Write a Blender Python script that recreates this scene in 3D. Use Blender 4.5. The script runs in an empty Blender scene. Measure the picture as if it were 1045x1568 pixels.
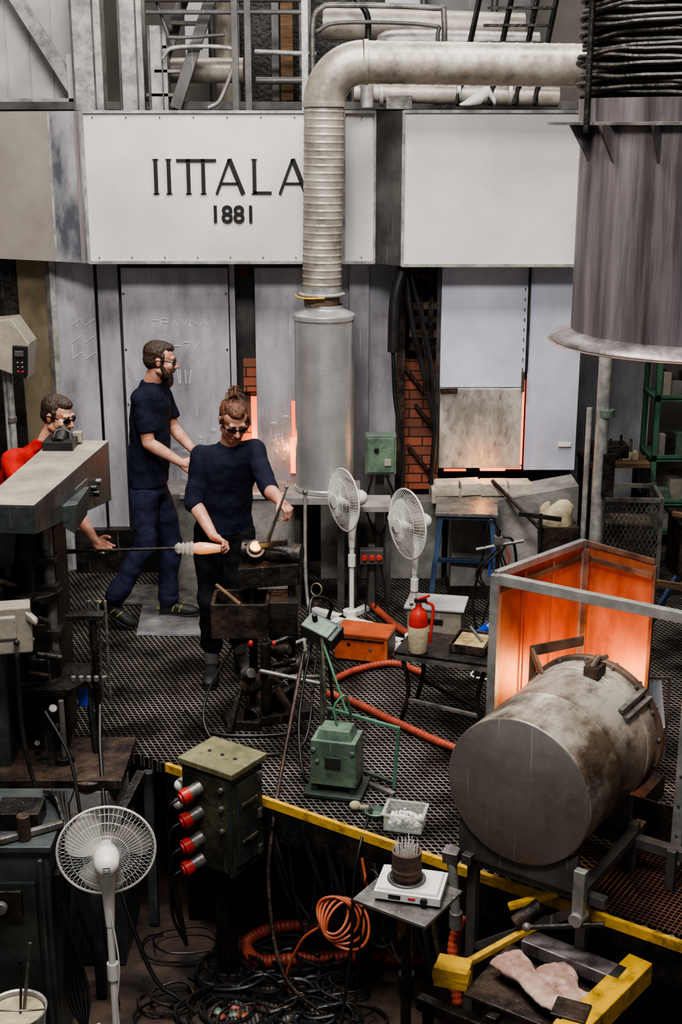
import bpy, math, random, bmesh
from mathutils import Vector, Matrix
from math import sin, cos, pi, radians
random.seed(7)
V=Vector
# ---------------------------------------------------------------- materials
def lin(h):
    h=h.lstrip('#'); o=[]
    for i in (0,2,4):
        c=int(h[i:i+2],16)/255
        o.append(c/12.92 if c<=.04045 else ((c+.055)/1.055)**2.4)
    return (*o,1)
def mk(name,c1,c2=None,sc=4,rough=.5,metal=0,bump=0,bsc=30,stretch=(1,1,1),emis=0,lo=.38,hi=.62,alpha=1,trans=0,spec=.5,grime=0,scratch=0,gth=.52):
    m=bpy.data.materials.new(name); m.use_nodes=True
    nt=m.node_tree; n=nt.nodes; l=nt.links; b=n['Principled BSDF']
    b.inputs['Roughness'].default_value=rough; b.inputs['Metallic'].default_value=metal
    b.inputs['Specular IOR Level'].default_value=spec
    tc=n.new('ShaderNodeTexCoord'); mp=n.new('ShaderNodeMapping'); mp.inputs['Scale'].default_value=stretch
    l.new(tc.outputs['Object'],mp.inputs['Vector'])
    if c2:
        t=n.new('ShaderNodeTexNoise'); t.inputs['Scale'].default_value=sc; t.inputs['Detail'].default_value=8; t.inputs['Roughness'].default_value=.62
        l.new(mp.outputs[0],t.inputs['Vector'])
        r=n.new('ShaderNodeValToRGB'); r.color_ramp.elements[0].position=lo; r.color_ramp.elements[1].position=hi
        r.color_ramp.elements[0].color=lin(c1); r.color_ramp.elements[1].color=lin(c2)
        l.new(t.outputs['Fac'],r.inputs[0]); out=r.outputs[0]
        if grime:
            t3=n.new('ShaderNodeTexNoise'); t3.inputs['Scale'].default_value=sc*3.1; t3.inputs['Detail'].default_value=10; t3.inputs['Roughness'].default_value=.75
            l.new(mp.outputs[0],t3.inputs['Vector'])
            r3=n.new('ShaderNodeMapRange'); r3.inputs['From Min'].default_value=gth; r3.inputs['From Max'].default_value=gth+.2; r3.inputs['To Max'].default_value=grime
            l.new(t3.outputs['Fac'],r3.inputs['Value'])
            mx=n.new('ShaderNodeMix'); mx.data_type='RGBA'; l.new(r3.outputs[0],mx.inputs['Factor']); l.new(out,mx.inputs['A']); mx.inputs['B'].default_value=lin('#2c2119'); out=mx.outputs['Result']
        if scratch:
            m4=n.new('ShaderNodeMapping'); m4.inputs['Rotation'].default_value=(.3,.5,.2); m4.inputs['Scale'].default_value=(60,60,2.2); l.new(tc.outputs['Object'],m4.inputs['Vector'])
            t4=n.new('ShaderNodeTexNoise'); t4.inputs['Scale'].default_value=1.0; t4.inputs['Detail'].default_value=3; l.new(m4.outputs[0],t4.inputs['Vector'])
            r4=n.new('ShaderNodeMapRange'); r4.inputs['From Min'].default_value=.66; r4.inputs['From Max'].default_value=.72; r4.inputs['To Max'].default_value=scratch
            l.new(t4.outputs['Fac'],r4.inputs['Value'])
            mx=n.new('ShaderNodeMix'); mx.data_type='RGBA'; l.new(r4.outputs[0],mx.inputs['Factor']); l.new(out,mx.inputs['A']); mx.inputs['B'].default_value=lin('#d8d6d4'); out=mx.outputs['Result']
        l.new(out,b.inputs['Base Color'])
        rr=n.new('ShaderNodeMapRange'); rr.inputs['To Min'].default_value=max(0,rough-.16); rr.inputs['To Max'].default_value=min(1,rough+.2)
        l.new(t.outputs['Fac'],rr.inputs['Value']); l.new(rr.outputs[0],b.inputs['Roughness'])
    else: b.inputs['Base Color'].default_value=lin(c1)
    if bump:
        t2=n.new('ShaderNodeTexNoise'); t2.inputs['Scale'].default_value=bsc; t2.inputs['Detail'].default_value=5
        l.new(mp.outputs[0],t2.inputs['Vector'])
        bp=n.new('ShaderNodeBump'); bp.inputs['Strength'].default_value=bump; bp.inputs['Distance'].default_value=.02
        l.new(t2.outputs['Fac'],bp.inputs['Height']); l.new(bp.outputs[0],b.inputs['Normal'])
    if emis:
        b.inputs['Emission Color'].default_value=lin(c1); b.inputs['Emission Strength'].default_value=emis
    if alpha<1: b.inputs['Alpha'].default_value=alpha
    if trans: b.inputs['Transmission Weight'].default_value=trans
    return m
def cloth_mat(name,c1,c2):
    m=mk(name,c1,c2,5,.85,spec=.2); nt=m.node_tree;n=nt.nodes;l=nt.links;b=n['Principled BSDF']
    tc=n.new('ShaderNodeTexCoord')
    a=n.new('ShaderNodeTexNoise');a.inputs['Scale'].default_value=6;a.inputs['Detail'].default_value=2;a.inputs['Distortion'].default_value=1.6;l.new(tc.outputs['Object'],a.inputs['Vector'])
    c=n.new('ShaderNodeTexNoise');c.inputs['Scale'].default_value=220;l.new(tc.outputs['Object'],c.inputs['Vector'])
    b1=n.new('ShaderNodeBump');b1.inputs['Strength'].default_value=.55;b1.inputs['Distance'].default_value=.03;l.new(a.outputs['Fac'],b1.inputs['Height'])
    b2=n.new('ShaderNodeBump');b2.inputs['Strength'].default_value=.15;b2.inputs['Distance'].default_value=.004;l.new(c.outputs['Fac'],b2.inputs['Height']);l.new(b1.outputs[0],b2.inputs['Normal'])
    l.new(b2.outputs[0],b.inputs['Normal'])
    return m
def grating_mat(name,S,T,w,barc,holec,rot=0,dark='#3a3531'):
    m=mk(name,barc,rough=.38,metal=.7); nt=m.node_tree;n=nt.nodes;l=nt.links;b=n['Principled BSDF']
    tc=n.new('ShaderNodeTexCoord'); mp=n.new('ShaderNodeMapping'); mp.inputs['Rotation'].default_value=(0,0,rot)
    l.new(tc.outputs['Object'],mp.inputs['Vector'])
    sp=n.new('ShaderNodeSeparateXYZ'); l.new(mp.outputs[0],sp.inputs[0])
    def M(op,a,bv):
        x=n.new('ShaderNodeMath'); x.operation=op
        for i,q in enumerate((a,bv)):
            if q is None: continue
            if isinstance(q,(int,float)): x.inputs[i].default_value=q
            else: l.new(q,x.inputs[i])
        return x.outputs[0]
    xs=M('MULTIPLY',sp.outputs[0],S); ys=M('MULTIPLY',sp.outputs[1],T)
    a=M('ABSOLUTE',M('SUBTRACT',M('FRACT',M('ADD',xs,ys),None),.5),None)
    c=M('ABSOLUTE',M('SUBTRACT',M('FRACT',M('SUBTRACT',xs,ys),None),.5),None)
    mn=M('MINIMUM',a,c); line=M('LESS_THAN',mn,w)
    nz=n.new('ShaderNodeTexNoise'); nz.inputs['Scale'].default_value=2.2; nz.inputs['Detail'].default_value=7; nz.inputs['Roughness'].default_value=.65; l.new(tc.outputs['Object'],nz.inputs['Vector'])
    rp=n.new('ShaderNodeValToRGB'); rp.color_ramp.elements[0].position=.40; rp.color_ramp.elements[1].position=.66
    rp.color_ramp.elements[0].color=lin(dark); rp.color_ramp.elements[1].color=lin(barc)
    l.new(nz.outputs['Fac'],rp.inputs[0])
    mx=n.new('ShaderNodeMix'); mx.data_type='RGBA'; l.new(line,mx.inputs['Factor']); mx.inputs['A'].default_value=lin(holec); l.new(rp.outputs[0],mx.inputs['B'])
    l.new(mx.outputs['Result'],b.inputs['Base Color'])
    l.new(M('MULTIPLY',line,.45),b.inputs['Metallic'])
    l.new(M('SUBTRACT',.95,M('MULTIPLY',line,.55)),b.inputs['Roughness'])
    l.new(M('MULTIPLY',line,.5),b.inputs['Specular IOR Level'])
    bp=n.new('ShaderNodeBump'); bp.inputs['Strength'].default_value=.6; bp.inputs['Distance'].default_value=.01
    l.new(M('MINIMUM',mn,w*1.5),bp.inputs['Height']); bp.invert=True; l.new(bp.outputs[0],b.inputs['Normal'])
    return m
def brick_mat(name,c1,c2,mort,sc=1):
    m=mk(name,c1,rough=.85); nt=m.node_tree;n=nt.nodes;l=nt.links;b=n['Principled BSDF']
    tc=n.new('ShaderNodeTexCoord'); mp=n.new('ShaderNodeMapping'); mp.inputs['Rotation'].default_value=(radians(90),0,0); l.new(tc.outputs['Object'],mp.inputs[0])
    br=n.new('ShaderNodeTexBrick'); l.new(mp.outputs[0],br.inputs['Vector'])
    br.inputs['Color1'].default_value=lin(c1);br.inputs['Color2'].default_value=lin(c2);br.inputs['Mortar'].default_value=lin(mort)
    br.inputs['Scale'].default_value=sc; br.inputs['Brick Width'].default_value=.2; br.inputs['Row Height'].default_value=.07; br.inputs['Mortar Size'].default_value=.006
    l.new(br.outputs['Color'],b.inputs['Base Color'])
    return m
sheet=mk('sheet_white','#bbb6b2','#cbc6c3',1.2,.42,.1,.05,3)
sheetD=mk('sheet_grey','#807e84','#b0aeb2',1.6,.36,.25,.3,5,stretch=(1.5,1.5,.6),grime=.42,scratch=.35)
sheetL=mk('sheet_light','#a9abb8','#c8c8d4',1.3,.38,.15,.08,3,scratch=.25)
sheetB=mk('sheet_beige','#978f85','#aca49a',1.3,.42,.3,.05,3)
shiny=mk('sheet_shiny','#777982','#dcdbde',4,.2,.6,.2,4,stretch=(1,1,.5))
platem=mk('worn_plate','#6f6e6e','#a5a4a4',4,.3,.6,.15,10,grime=.4,scratch=.3)
dkmetal=mk('dark_grey_metal','#3b3a39','#5c5957',3,.4,.35,grime=.3,scratch=.15)
brassy=mk('brassy_sheet','#6b5f4c','#a3957c',1.5,.32,.5,.15,4)
galv=mk('galvanised','#7e7d7b','#aba8a2',9,.4,.35,.08,60,grime=.35)
galvduct=mk('duct_metal','#7d766c','#a69e93',5,.42,.3,.08,40,grime=.45)
perf=mk('perforated_metal','#aaa8a6','#bdbbb9',3,.27,.6)
nt=perf.node_tree; vz=nt.nodes.new('ShaderNodeTexVoronoi'); vz.inputs['Scale'].default_value=75; vz.inputs['Randomness'].default_value=0
tcx=nt.nodes.new('ShaderNodeTexCoord'); nt.links.new(tcx.outputs['Object'],vz.inputs['Vector'])
bpx=nt.nodes.new('ShaderNodeBump'); bpx.inputs['Strength'].default_value=.4; bpx.inputs['Distance'].default_value=.003
nt.links.new(vz.outputs['Distance'],bpx.inputs['Height']); nt.links.new(bpx.outputs[0],nt.nodes['Principled BSDF'].inputs['Normal'])
black=mk('black_rubber','#0b0b0c','#191817',6,.42)
letter=mk('black_letter','#0a0a0a',rough=.5)
iron=mk('dark_iron','#131211','#312c28',7,.42,.4,.4,30,scratch=.12)
rustiron=mk('rusty_iron','#1c1815','#4a3a30',8,.5,.35,.5,25,scratch=.1)
steel=mk('steel','#4e4c49','#7f7b75',8,.38,.45,.15,40,grime=.5,scratch=.2)
conc=mk('concrete','#5e5b57','#8b8781',3,.8,0,.25,18,grime=.5)
stone=mk('stone_door','#716c65','#a19c93',5,.8,0,.4,14,stretch=(2,2,.8),grime=.75)
brick=brick_mat('fire_brick','#945139','#6b3f2e','#2c1e18')
paleb=mk('pale_refractory','#93877a','#beb2a4',5,.85,0,.3,20,grime=.5)
wood=mk('rough_wood','#45331f','#6b5038',5,.8,0,.3,20,stretch=(1,1,8))
glow=mk('furnace_glow','#ff5208',emis=5)
glow2=mk('furnace_glow_soft','#f25a18',emis=2.4)
hot=mk('molten_glass','#ff8a1c',emis=6)
glassm=mk('clear_glass','#f3ede2',rough=.08,trans=.7,alpha=.85)
amber=mk('amber_glass','#e08a3c',emis=1.0,rough=.2)
green=mk('green_paint','#46584b','#667a67',5,.4,.05,.15,30,grime=.65,scratch=.2)
greend=mk('dark_green_paint','#1e2623','#353f39',4,.45,.1,.2,30,grime=.4)
teal=mk('teal_machine','#262a2b','#454b4a',3,.4,.2,.15,30,grime=.55,scratch=.12)
greenbr=mk('bright_green','#365c44','#4b775d',4,.5,grime=.45)
olive=mk('olive_box','#25261f','#4e4c3a',5,.42,.15,.4,30,grime=.6,scratch=.15)
beige=mk('beige_enamel','#7b7468','#989183',3,.4,.05,.15,25,grime=.4,scratch=.15)
bluep=mk('blue_paint','#22344f','#364c68',4,.5,.1,grime=.4)
yellow=mk('yellow_paint','#7c5c10','#cf9f1a',7,.5,0,.15,30,lo=.34,hi=.48,grime=.6)
redp=mk('red_plastic','#9c2520','#b9362c',5,.3)
redhose=mk('red_hose','#6f2e1f','#a0432c',6,.5,grime=.3)
orange=mk('orange_cable','#94472a','#ad5531',6,.5)
orangebox=mk('orange_enamel','#984524','#b95a2e',4,.42,.05,grime=.5,scratch=.2)
white=mk('white_plastic','#cfccc4',rough=.35)
whitew=mk('white_wire','#d8d6ce',rough=.35)
blade=mk('fan_blade_plastic','#b5b1a7',rough=.3,alpha=.85)
drumf=mk('drum_face','#615b56','#7a736d',2,.42,.35,.1,20,grime=.35,scratch=.15)
drumb=mk('drum_body','#645546','#bab0a3',2.2,.34,.35,.45,9,stretch=(1,.6,1),lo=.42,hi=.54,grime=.9,scratch=.2,gth=.47)
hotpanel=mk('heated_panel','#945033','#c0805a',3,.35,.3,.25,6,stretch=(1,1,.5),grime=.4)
alu=mk('alu_frame','#777572','#9d9a95',6,.38,.35,grime=.35)
purple=mk('dark_duct','#544e50','#837b7b',1.6,.36,.45,.12,8,stretch=(4,4,.25),grime=.55,gth=.48)
bellow=mk('bellows_fabric','#14130f','#38332e',9,.48,.1,.5,25)
flange=mk('rust_flange','#4b3d34','#7b6655',6,.45,.3,grime=.4)
skin=mk('skin','#a8705c','#c29078',14,.48,0,.12,80)
navy=cloth_mat('navy_shirt','#0e1020','#161829')
navyt=cloth_mat('navy_trousers','#1b1c2e','#262840')
blackt=cloth_mat('black_trousers','#0b0b0e','#151518')
redsh=cloth_mat('red_shirt','#8f1210','#b01c17')
hairm=mk('brown_hair','#1a100a','#3a261a',40,.55,0,.6,90,stretch=(1,1,.3))
hairr=mk('auburn_hair','#381f12','#6b4028',40,.55,0,.6,90,stretch=(1,1,.3))
lens=mk('dark_lens','#040404',rough=.12)
shoe=mk('black_shoe','#0c0c0c','#1f1f1d',10,.6)
sock=mk('grey_sock','#77736e',rough=.9)
shoey=mk('yellow_trim','#8f8a22',rough=.5)
lipm=mk('lips','#8c5144',rough=.5)
glove=mk('leather_glove','#957262','#cbb0a2',6,.85,0,.5,20,grime=.6)
canvas=mk('canvas','#8f8366','#b9ae90',6,.9,0,.3,20,grime=.5)
pellet=mk('white_pellets','#dcdad4',rough=.6)
clearp=mk('clear_plastic','#c6ccc4',rough=.15,alpha=.35)
pot=mk('clay_pot','#42332a','#604a3c',12,.8,0,.3,40)
floorm=mk('pit_floor','#120f0d','#4a382d',2.6,.6,.1,.5,14,grime=.7)
grat=grating_mat('expanded_metal',17,27,.11,'#a29a90','#070605',radians(34),'#352e29')
grat2=grating_mat('bar_grating',30,30,.12,'#8a5c48','#0a0606',radians(34+45),'#3d261d')
wallm=mk('wall_paint','#47433f','#65605a',1,.8)
corr=mk('corrugated_wall','#a3a09f','#c0bdbc',2,.5,.1,.05,5)
ceilm=mk('ceiling_paint','#4b4947',rough=.9)
blued=mk('blue_plastic','#1c3fa0',rough=.4)
chalk=mk('chalk','#d2d2d8',rough=.9)
# ---------------------------------------------------------------- mesh builder
class B:
    def __init__(s,name,loc=(0,0,0),rotz=0,parent=None):
        s.name=name;s.loc=loc;s.rotz=rotz;s.parent=parent;s.v=[];s.f=[];s.fm=[];s.fs=[];s.mats=[];s.T=None
    def add(s,vs,fs,mat,smooth=False):
        o=len(s.v)
        for p in vs:
            p=V(p)
            if s.T: p=s.T@p
            s.v.append(p)
        if mat not in s.mats: s.mats.append(mat)
        k=s.mats.index(mat)
        for f in fs: s.f.append([i+o for i in f]); s.fm.append(k); s.fs.append(smooth)
    def box(s,c,d,mat,rot=(0,0,0),taper=1):
        R=Matrix.Rotation(radians(rot[2]),3,'Z')@Matrix.Rotation(radians(rot[1]),3,'Y')@Matrix.Rotation(radians(rot[0]),3,'X')
        vs=[]
        for z in (-.5,.5):
            t=taper if z>0 else 1
            for x,y in ((-.5,-.5),(.5,-.5),(.5,.5),(-.5,.5)):
                vs.append(V(c)+R@V((x*d[0]*t,y*d[1]*t,z*d[2])))
        s.add(vs,[(0,3,2,1),(4,5,6,7),(0,1,5,4),(1,2,6,5),(2,3,7,6),(3,0,4,7)],mat)
    def bar(s,a,b,w,h,mat,up=(0,0,1)):
        a=V(a);b=V(b);d=(b-a).normalized();u=V(up)
        if abs(d.dot(u))>.98:u=V((1,0,0))
        x=d.cross(u).normalized();y=x.cross(d)
        vs=[p+x*(i*w/2)+y*(j*h/2) for p in (a,b) for i,j in((-1,-1),(1,-1),(1,1),(-1,1))]
        s.add(vs,[(0,1,2,3),(7,6,5,4),(0,4,5,1),(1,5,6,2),(2,6,7,3),(3,7,4,0)],mat)
    def ext(s,pts,vec,mat):
        n=len(pts);vec=V(vec)
        vs=[V(p) for p in pts]+[V(p)+vec for p in pts]
        fs=[tuple(range(n))[::-1],tuple(range(n,2*n))]+[(i,(i+1)%n,(i+1)%n+n,i+n) for i in range(n)]
        s.add(vs,fs,mat)
    def tube(s,pts,r,mat,seg=8,res=6,sm=True,cap=True):
        pts=[V(p) for p in pts]
        if sm and len(pts)>2:
            q=[];P=[pts[0]*2-pts[1]]+pts+[pts[-1]*2-pts[-2]]
            for i in range(1,len(P)-2):
                for k in range(res):
                    t=k/res;a,b,c,d=P[i-1],P[i],P[i+1],P[i+2]
                    q.append(.5*((2*b)+(c-a)*t+(2*a-5*b+4*c-d)*t*t+(3*b-a-3*c+d)*t**3))
            q.append(pts[-1]);pts=q
        n=len(pts);L=0;vs=[];x=None
        for i,p in enumerate(pts):
            d=(pts[min(i+1,n-1)]-pts[max(i-1,0)])
            d=d.normalized() if d.length>1e-9 else V((0,0,1))
            if x is None:
                u=V((0,0,1)) if abs(d.z)<.9 else V((1,0,0)); x=d.cross(u).normalized()
            else:
                x=(x-d*x.dot(d)); x=x.normalized() if x.length>1e-6 else d.orthogonal().normalized()
            y=d.cross(x)
            if i:L+=(p-pts[i-1]).length
            rr=r(L,i) if callable(r) else (r[i] if isinstance(r,(list,tuple)) else r)
            vs+=[p+x*(rr*cos(2*pi*k/seg))+y*(rr*sin(2*pi*k/seg)) for k in range(seg)]
        fs=[(i*seg+k,i*seg+(k+1)%seg,(i+1)*seg+(k+1)%seg,(i+1)*seg+k) for i in range(n-1) for k in range(seg)]
        s.add(vs,fs,mat,seg>6)
        if cap: s.add(vs[:seg],[tuple(range(seg))[::-1]],mat); s.add(vs[-seg:],[tuple(range(seg))],mat)
    def cyl(s,a,b,r0,mat,r1=None,seg=24):
        s.tube([a,b],[r0,r0 if r1 is None else r1],mat,seg,sm=False)
    def lathe(s,prof,o,ax,mat,seg=32):
        o=V(o);d=V(ax).normalized();u=V((0,0,1)) if abs(d.z)<.9 else V((1,0,0));x=d.cross(u).normalized();y=d.cross(x)
        vs=[o+d*h+x*(r*cos(2*pi*k/seg))+y*(r*sin(2*pi*k/seg)) for r,h in prof for k in range(seg)]
        n=len(prof)
        fs=[(i*seg+k,i*seg+(k+1)%seg,(i+1)*seg+(k+1)%seg,(i+1)*seg+k) for i in range(n-1) for k in range(seg)]
        s.add(vs,fs,mat,True)
    def sph(s,c,r,mat,seg=16,R=None):
        if not isinstance(r,(tuple,list)): r=(r,r,r)
        vs=[];n=seg//2
        for i in range(n+1):
            a=pi*i/n
            for k in range(seg):
                b=2*pi*k/seg
                p=V((r[0]*sin(a)*cos(b),r[1]*sin(a)*sin(b),r[2]*cos(a)))
                if R: p=R@p
                vs.append(V(c)+p)
        fs=[(i*seg+k,(i+1)*seg+k,(i+1)*seg+(k+1)%seg,i*seg+(k+1)%seg) for i in range(n) for k in range(seg)]
        s.add(vs,fs,mat,True)
    def cap(s,a,ra,b,rb,mat,seg=14):
        s.sph(a,ra,mat,seg);s.sph(b,rb,mat,seg);s.tube([a,b],[ra,rb],mat,seg,sm=False)
    def loft(s,rings,mat,seg=28,e=2.0):
        vs=[]
        for c,X,Y in rings:
            for k in range(seg):
                a=2*pi*k/seg;ca,sa=cos(a),sin(a)
                ca=math.copysign(abs(ca)**(2/e),ca);sa=math.copysign(abs(sa)**(2/e),sa)
                vs.append(V(c)+V(X)*ca+V(Y)*sa)
        n=len(rings)
        fs=[(i*seg+k,i*seg+(k+1)%seg,(i+1)*seg+(k+1)%seg,(i+1)*seg+k) for i in range(n-1) for k in range(seg)]
        fs+=[tuple(range(seg))[::-1],tuple(range((n-1)*seg,n*seg))]
        s.add(vs,fs,mat,True)
    def done(s,bevel=0,voxel=0,smooth=0,disp=0,dscale=.1):
        me=bpy.data.meshes.new(s.name);me.from_pydata([tuple(p) for p in s.v],[],s.f)
        for m in s.mats: me.materials.append(m)
        for i,p in enumerate(me.polygons): p.material_index=s.fm[i];p.use_smooth=s.fs[i]
        bm=bmesh.new();bm.from_mesh(me);bmesh.ops.remove_doubles(bm,verts=bm.verts,dist=1e-6);bmesh.ops.recalc_face_normals(bm,faces=bm.faces)
        for e in bm.edges:
            if len(e.link_faces)==2 and e.calc_face_angle(0)>radians(50): e.smooth=False
        bm.to_mesh(me);bm.free()
        o=bpy.data.objects.new(s.name,me);bpy.context.scene.collection.objects.link(o)
        o.location=s.loc;o.rotation_euler=(0,0,radians(s.rotz))
        if s.parent:o.parent=s.parent
        if voxel:
            r=o.modifiers.new('remesh','REMESH');r.mode='VOXEL';r.voxel_size=voxel;r.use_smooth_shade=True
        if smooth:
            r=o.modifiers.new('smooth','SMOOTH');r.iterations=smooth;r.factor=.6
        if disp:
            t=bpy.data.textures.new(s.name+'_folds','CLOUDS');t.noise_scale=dscale;t.noise_depth=1
            r=o.modifiers.new('folds','DISPLACE');r.texture=t;r.strength=disp;r.mid_level=.5;r.texture_coords='LOCAL'
        if bevel:
            r=o.modifiers.new('bevel','BEVEL');r.width=bevel;r.segments=2;r.limit_method='ANGLE';r.angle_limit=radians(50)
        return o
def empty(name,loc=(0,0,0)):
    o=bpy.data.objects.new(name,None);bpy.context.scene.collection.objects.link(o);o.location=loc;o.empty_display_size=.1;return o
# ---------------------------------------------------------------- room
b=B('floor');b.box((0,6,-1.0),(9.4,15.4,.1),floorm);b.done()
b=B('wall_back');b.box((0,13.75,3.3),(9.4,.1,8.6),wallm);b.done()
b=B('wall_left');b.box((-4.65,6,3.3),(.1,15.4,8.6),wallm);b.done()
b=B('wall_right');b.box((4.65,6,3.3),(.1,15.4,8.6),wallm);b.done()
b=B('ceiling');b.box((0,6,7.65),(9.4,15.4,.1),ceilm);b.done()
EA=V((-.926,6.26,0));EU=V((.829,-.5595,0))
def edge(t): return EA+EU*t
b=B('raised_grating_platform')
pl=[(-4.5,6.45),(-1.1,6.38),(-.926,6.26),tuple(edge(4.3)[:2]),(4.5,edge(4.3).y),(4.5,13.6),(-4.5,13.6)]
b.ext([(x,y,-.06) for x,y in pl],(0,0,.06),grat)
b.bar(edge(0)+V((0,0,-.015)),edge(4.3)+V((0,0,-.015)),.025,.045,yellow)
b.bar(edge(0)+V((0,0,-.13)),edge(4.3)+V((0,0,-.13)),.02,.16,iron)
for t in (0.1,1.2,3.1,4.1):
    p=edge(t)+V((.04,.09,0)); b.box((p.x,p.y,-.5),(.07,.07,.88),iron)
for k in range(6):
    b.bar(edge(.1)+V((.1,.2+.12*k,-.28-.09*k)),edge(3.8)+V((.1,.2+.12*k,-.28-.09*k)),.05,.05,(rustiron,iron,steel,greend,iron,rustiron)[k])
e0=edge(2.35)+V((.02,.03,0));w_=V((.559,.829,0))
b.ext([e0,e0+EU*1.5,e0+EU*1.5+w_*.55,e0+w_*.55],(0,0,.006),grat2)
b.done()
b=B('floor_plate');b.box((-1.28,8.86,.004),(.65,.42,.008),steel);b.ext([(-1.40,8.64,0),(-.95,8.64,0),(-.93,8.08,0),(-1.36,8.08,0)],(0,0,.008),platem);b.done()
# ---------------------------------------------------------------- furnace hood and lettering
hood=B('furnace_hood')
hp=[(-3.3,9.8),(-1.98,9.22),(-1.73,9.1),(.23,9.1),(.41,8.9),(2.0,8.9),(2.0,10.3),(-3.3,10.6)]
hood.ext([(x,y,2.34) for x,y in hp],(0,0,1.0),sheet)
def skinpanel(p,q,mat,z0=2.34,z1=3.34,o=.006):
    p=V((*p,0));q=V((*q,0));d=(q-p).normalized();n=V((d.y,-d.x,0))
    a=p+n*o;c=q+n*o
    hood.add([a+V((0,0,z0)),c+V((0,0,z0)),c+V((0,0,z1)),a+V((0,0,z1))],[(0,1,2,3)],mat)
skinpanel(hp[1],hp[2],shiny);skinpanel(hp[3],hp[4],dkmetal);skinpanel(hp[0],hp[1],sheetB)  # dark metal on the left-facing facet puts its shade into the colour
for x,y in ((-1.98,9.22),(-1.73,9.095),(.02,9.095),(.23,9.095),(.41,8.895)):
    hood.box((x,y-.004,2.84),(.018,.012,1.0),galv)
hood.box((-1.77,9.107,2.84),(.03,.012,1.0),purple)
for z in (3.335,2.345):
    hood.bar((-1.73,9.09,z),(.23,9.09,z),.012,.02,galv);hood.bar((.41,8.89,z),(2.0,8.89,z),.012,.02,galv)
for i in range(9):
    for z in (2.38,3.3): hood.sph((-1.66+i*.225,9.092,z),.005,dkmetal,8)
hood=hood.done()
L=B('sign_lettering',parent=hood)
Y=9.09;z0,z1=2.802,3.032
def st(x0,za,x1,zb,w=.026): L.bar((x0,Y,za),(x1,Y,zb),w,.008,letter,up=(0,1,0))
st(-1.25,z0,-1.25,z1);st(-1.162,z0,-1.162,z1)
L.box((-.975,Y,z1-.009),(.27,.008,.018),letter);st(-1.03,z0,-1.03,z1);st(-.93,z0,-.93,z1)
for ax in (-.752,-.325):
    st(ax-.09,z0,ax,z1,.018);st(ax+.09,z0,ax,z1,.03);L.box((ax,Y,z0+.07),(.11,.008,.014),letter)
st(-.585,z0,-.585,z1);L.box((-.53,Y,z0+.009),(.12,.008,.018),letter)
for sx in (-1.25,-1.162,-1.03,-.93,-.585):
    L.box((sx,Y,z0+.003),(.042,.008,.006),letter)
    if sx in(-1.25,-1.162,-.585): L.box((sx,Y,z1-.003),(.042,.008,.006),letter)
L.done()
cu=bpy.data.curves.new('sign_year','FONT');cu.body='1881';cu.size=.16;cu.extrude=.003;cu.offset=.003;cu.align_x='CENTER';cu.space_character=1.0
to=bpy.data.objects.new('sign_year',cu);bpy.context.scene.collection.objects.link(to);to.location=(-.735,9.088,2.615);to.rotation_euler=(pi/2,0,0);cu.materials.append(letter);to.parent=hood
# ---------------------------------------------------------------- furnace lower body
b=B('glass_furnace')
b.box((-.8,10.05,1.2),(3.7,.9,2.27),iron)
b.box((1.35,10.0,1.2),(.75,1.0,2.27),iron)
b.box((.3,10.15,1.2),(1.4,.7,2.27),iron)
b.ext([(-3.2,9.95,.0),(-2.12,9.5,.0),(-2.12,9.56,.0),(-3.2,10.0,.0)],(0,0,2.33),brassy)
b.ext([(-2.13,9.48,0),(-2.08,9.4,0),(-2.04,9.4,0),(-2.08,9.52,0)],(0,0,2.33),galv)
def pan(x0,x1,z0,z1,y,mat,t=.03): b.box(((x0+x1)/2,y+t/2,(z0+min(z1,2.335))/2),(x1-x0,t,min(z1,2.335)-z0),mat)
pan(-2.06,-1.77,0,2.34,9.42,sheetD)
pan(-1.77,-1.57,.3,2.34,9.5,dkmetal)
pan(-1.565,-.805,.35,2.28,9.36,sheetD)
pan(-1.75,-1.6,.3,2.34,9.44,sheetD)
for i in range(5):
    for x in (-1.55,-.82): b.cyl((x,9.352,.5+i*.4),(x,9.36,.5+i*.4),.008,dkmetal,seg=8)
for x,z,w_ in ((-1.0,.82,.3),(-.45,.9,.18)):
    for i in range(16): b.sph((x+random.uniform(-.5,.5)*w_*1.6,9.368,z+random.uniform(-.14,.3)),(random.uniform(.02,.05),.012,random.uniform(.02,.045)),sheetD,12)
pan(-.80,-.62,.9,2.34,9.58,dkmetal)
pan(-.80,-.76,.7,2.34,9.4,sheetD);pan(-.74,-.66,2.2,2.3,9.45,wood,.1);pan(-.72,-.62,1.36,1.6,9.52,brick,.05)
pan(-.615,-.2,.70,2.28,9.36,sheetD)
pan(-.22,.06,.6,2.34,9.42,sheetD);pan(.06,.2,.6,2.34,9.36,sheetD);pan(.2,.42,.5,2.34,9.4,sheetD)
pan(-.67,-.622,.84,1.32,9.54,glow2);pan(-.67,-.622,1.32,1.42,9.54,brick);pan(-.76,-.67,.76,1.1,9.52,brick);pan(-.67,-.622,.74,.84,9.5,brick)
pan(-.372,-.335,.78,1.05,9.345,glow);pan(-.36,-.335,1.05,1.32,9.345,glow2)
pan(.42,.72,.65,1.62,9.38,brick,.1);pan(.40,.46,.5,2.34,9.3,rustiron,.1)
for i in range(6): b.box((.6,9.36,1.72+i*.1),(.22,.12,.05),wood if i%2 else rustiron,(0,4-i*2,0))
b.bar((.52,9.3,2.3),(.64,9.26,1.5),.03,.04,rustiron)
pan(.62,.66,1.6,2.34,9.28,iron,.1)
for x,z in ((.5,1.5),(.6,1.2),(.55,.9)): b.bar((x-.06,9.35,z+.1),(x+.1,9.33,z-.1),.03,.02,rustiron)
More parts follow.
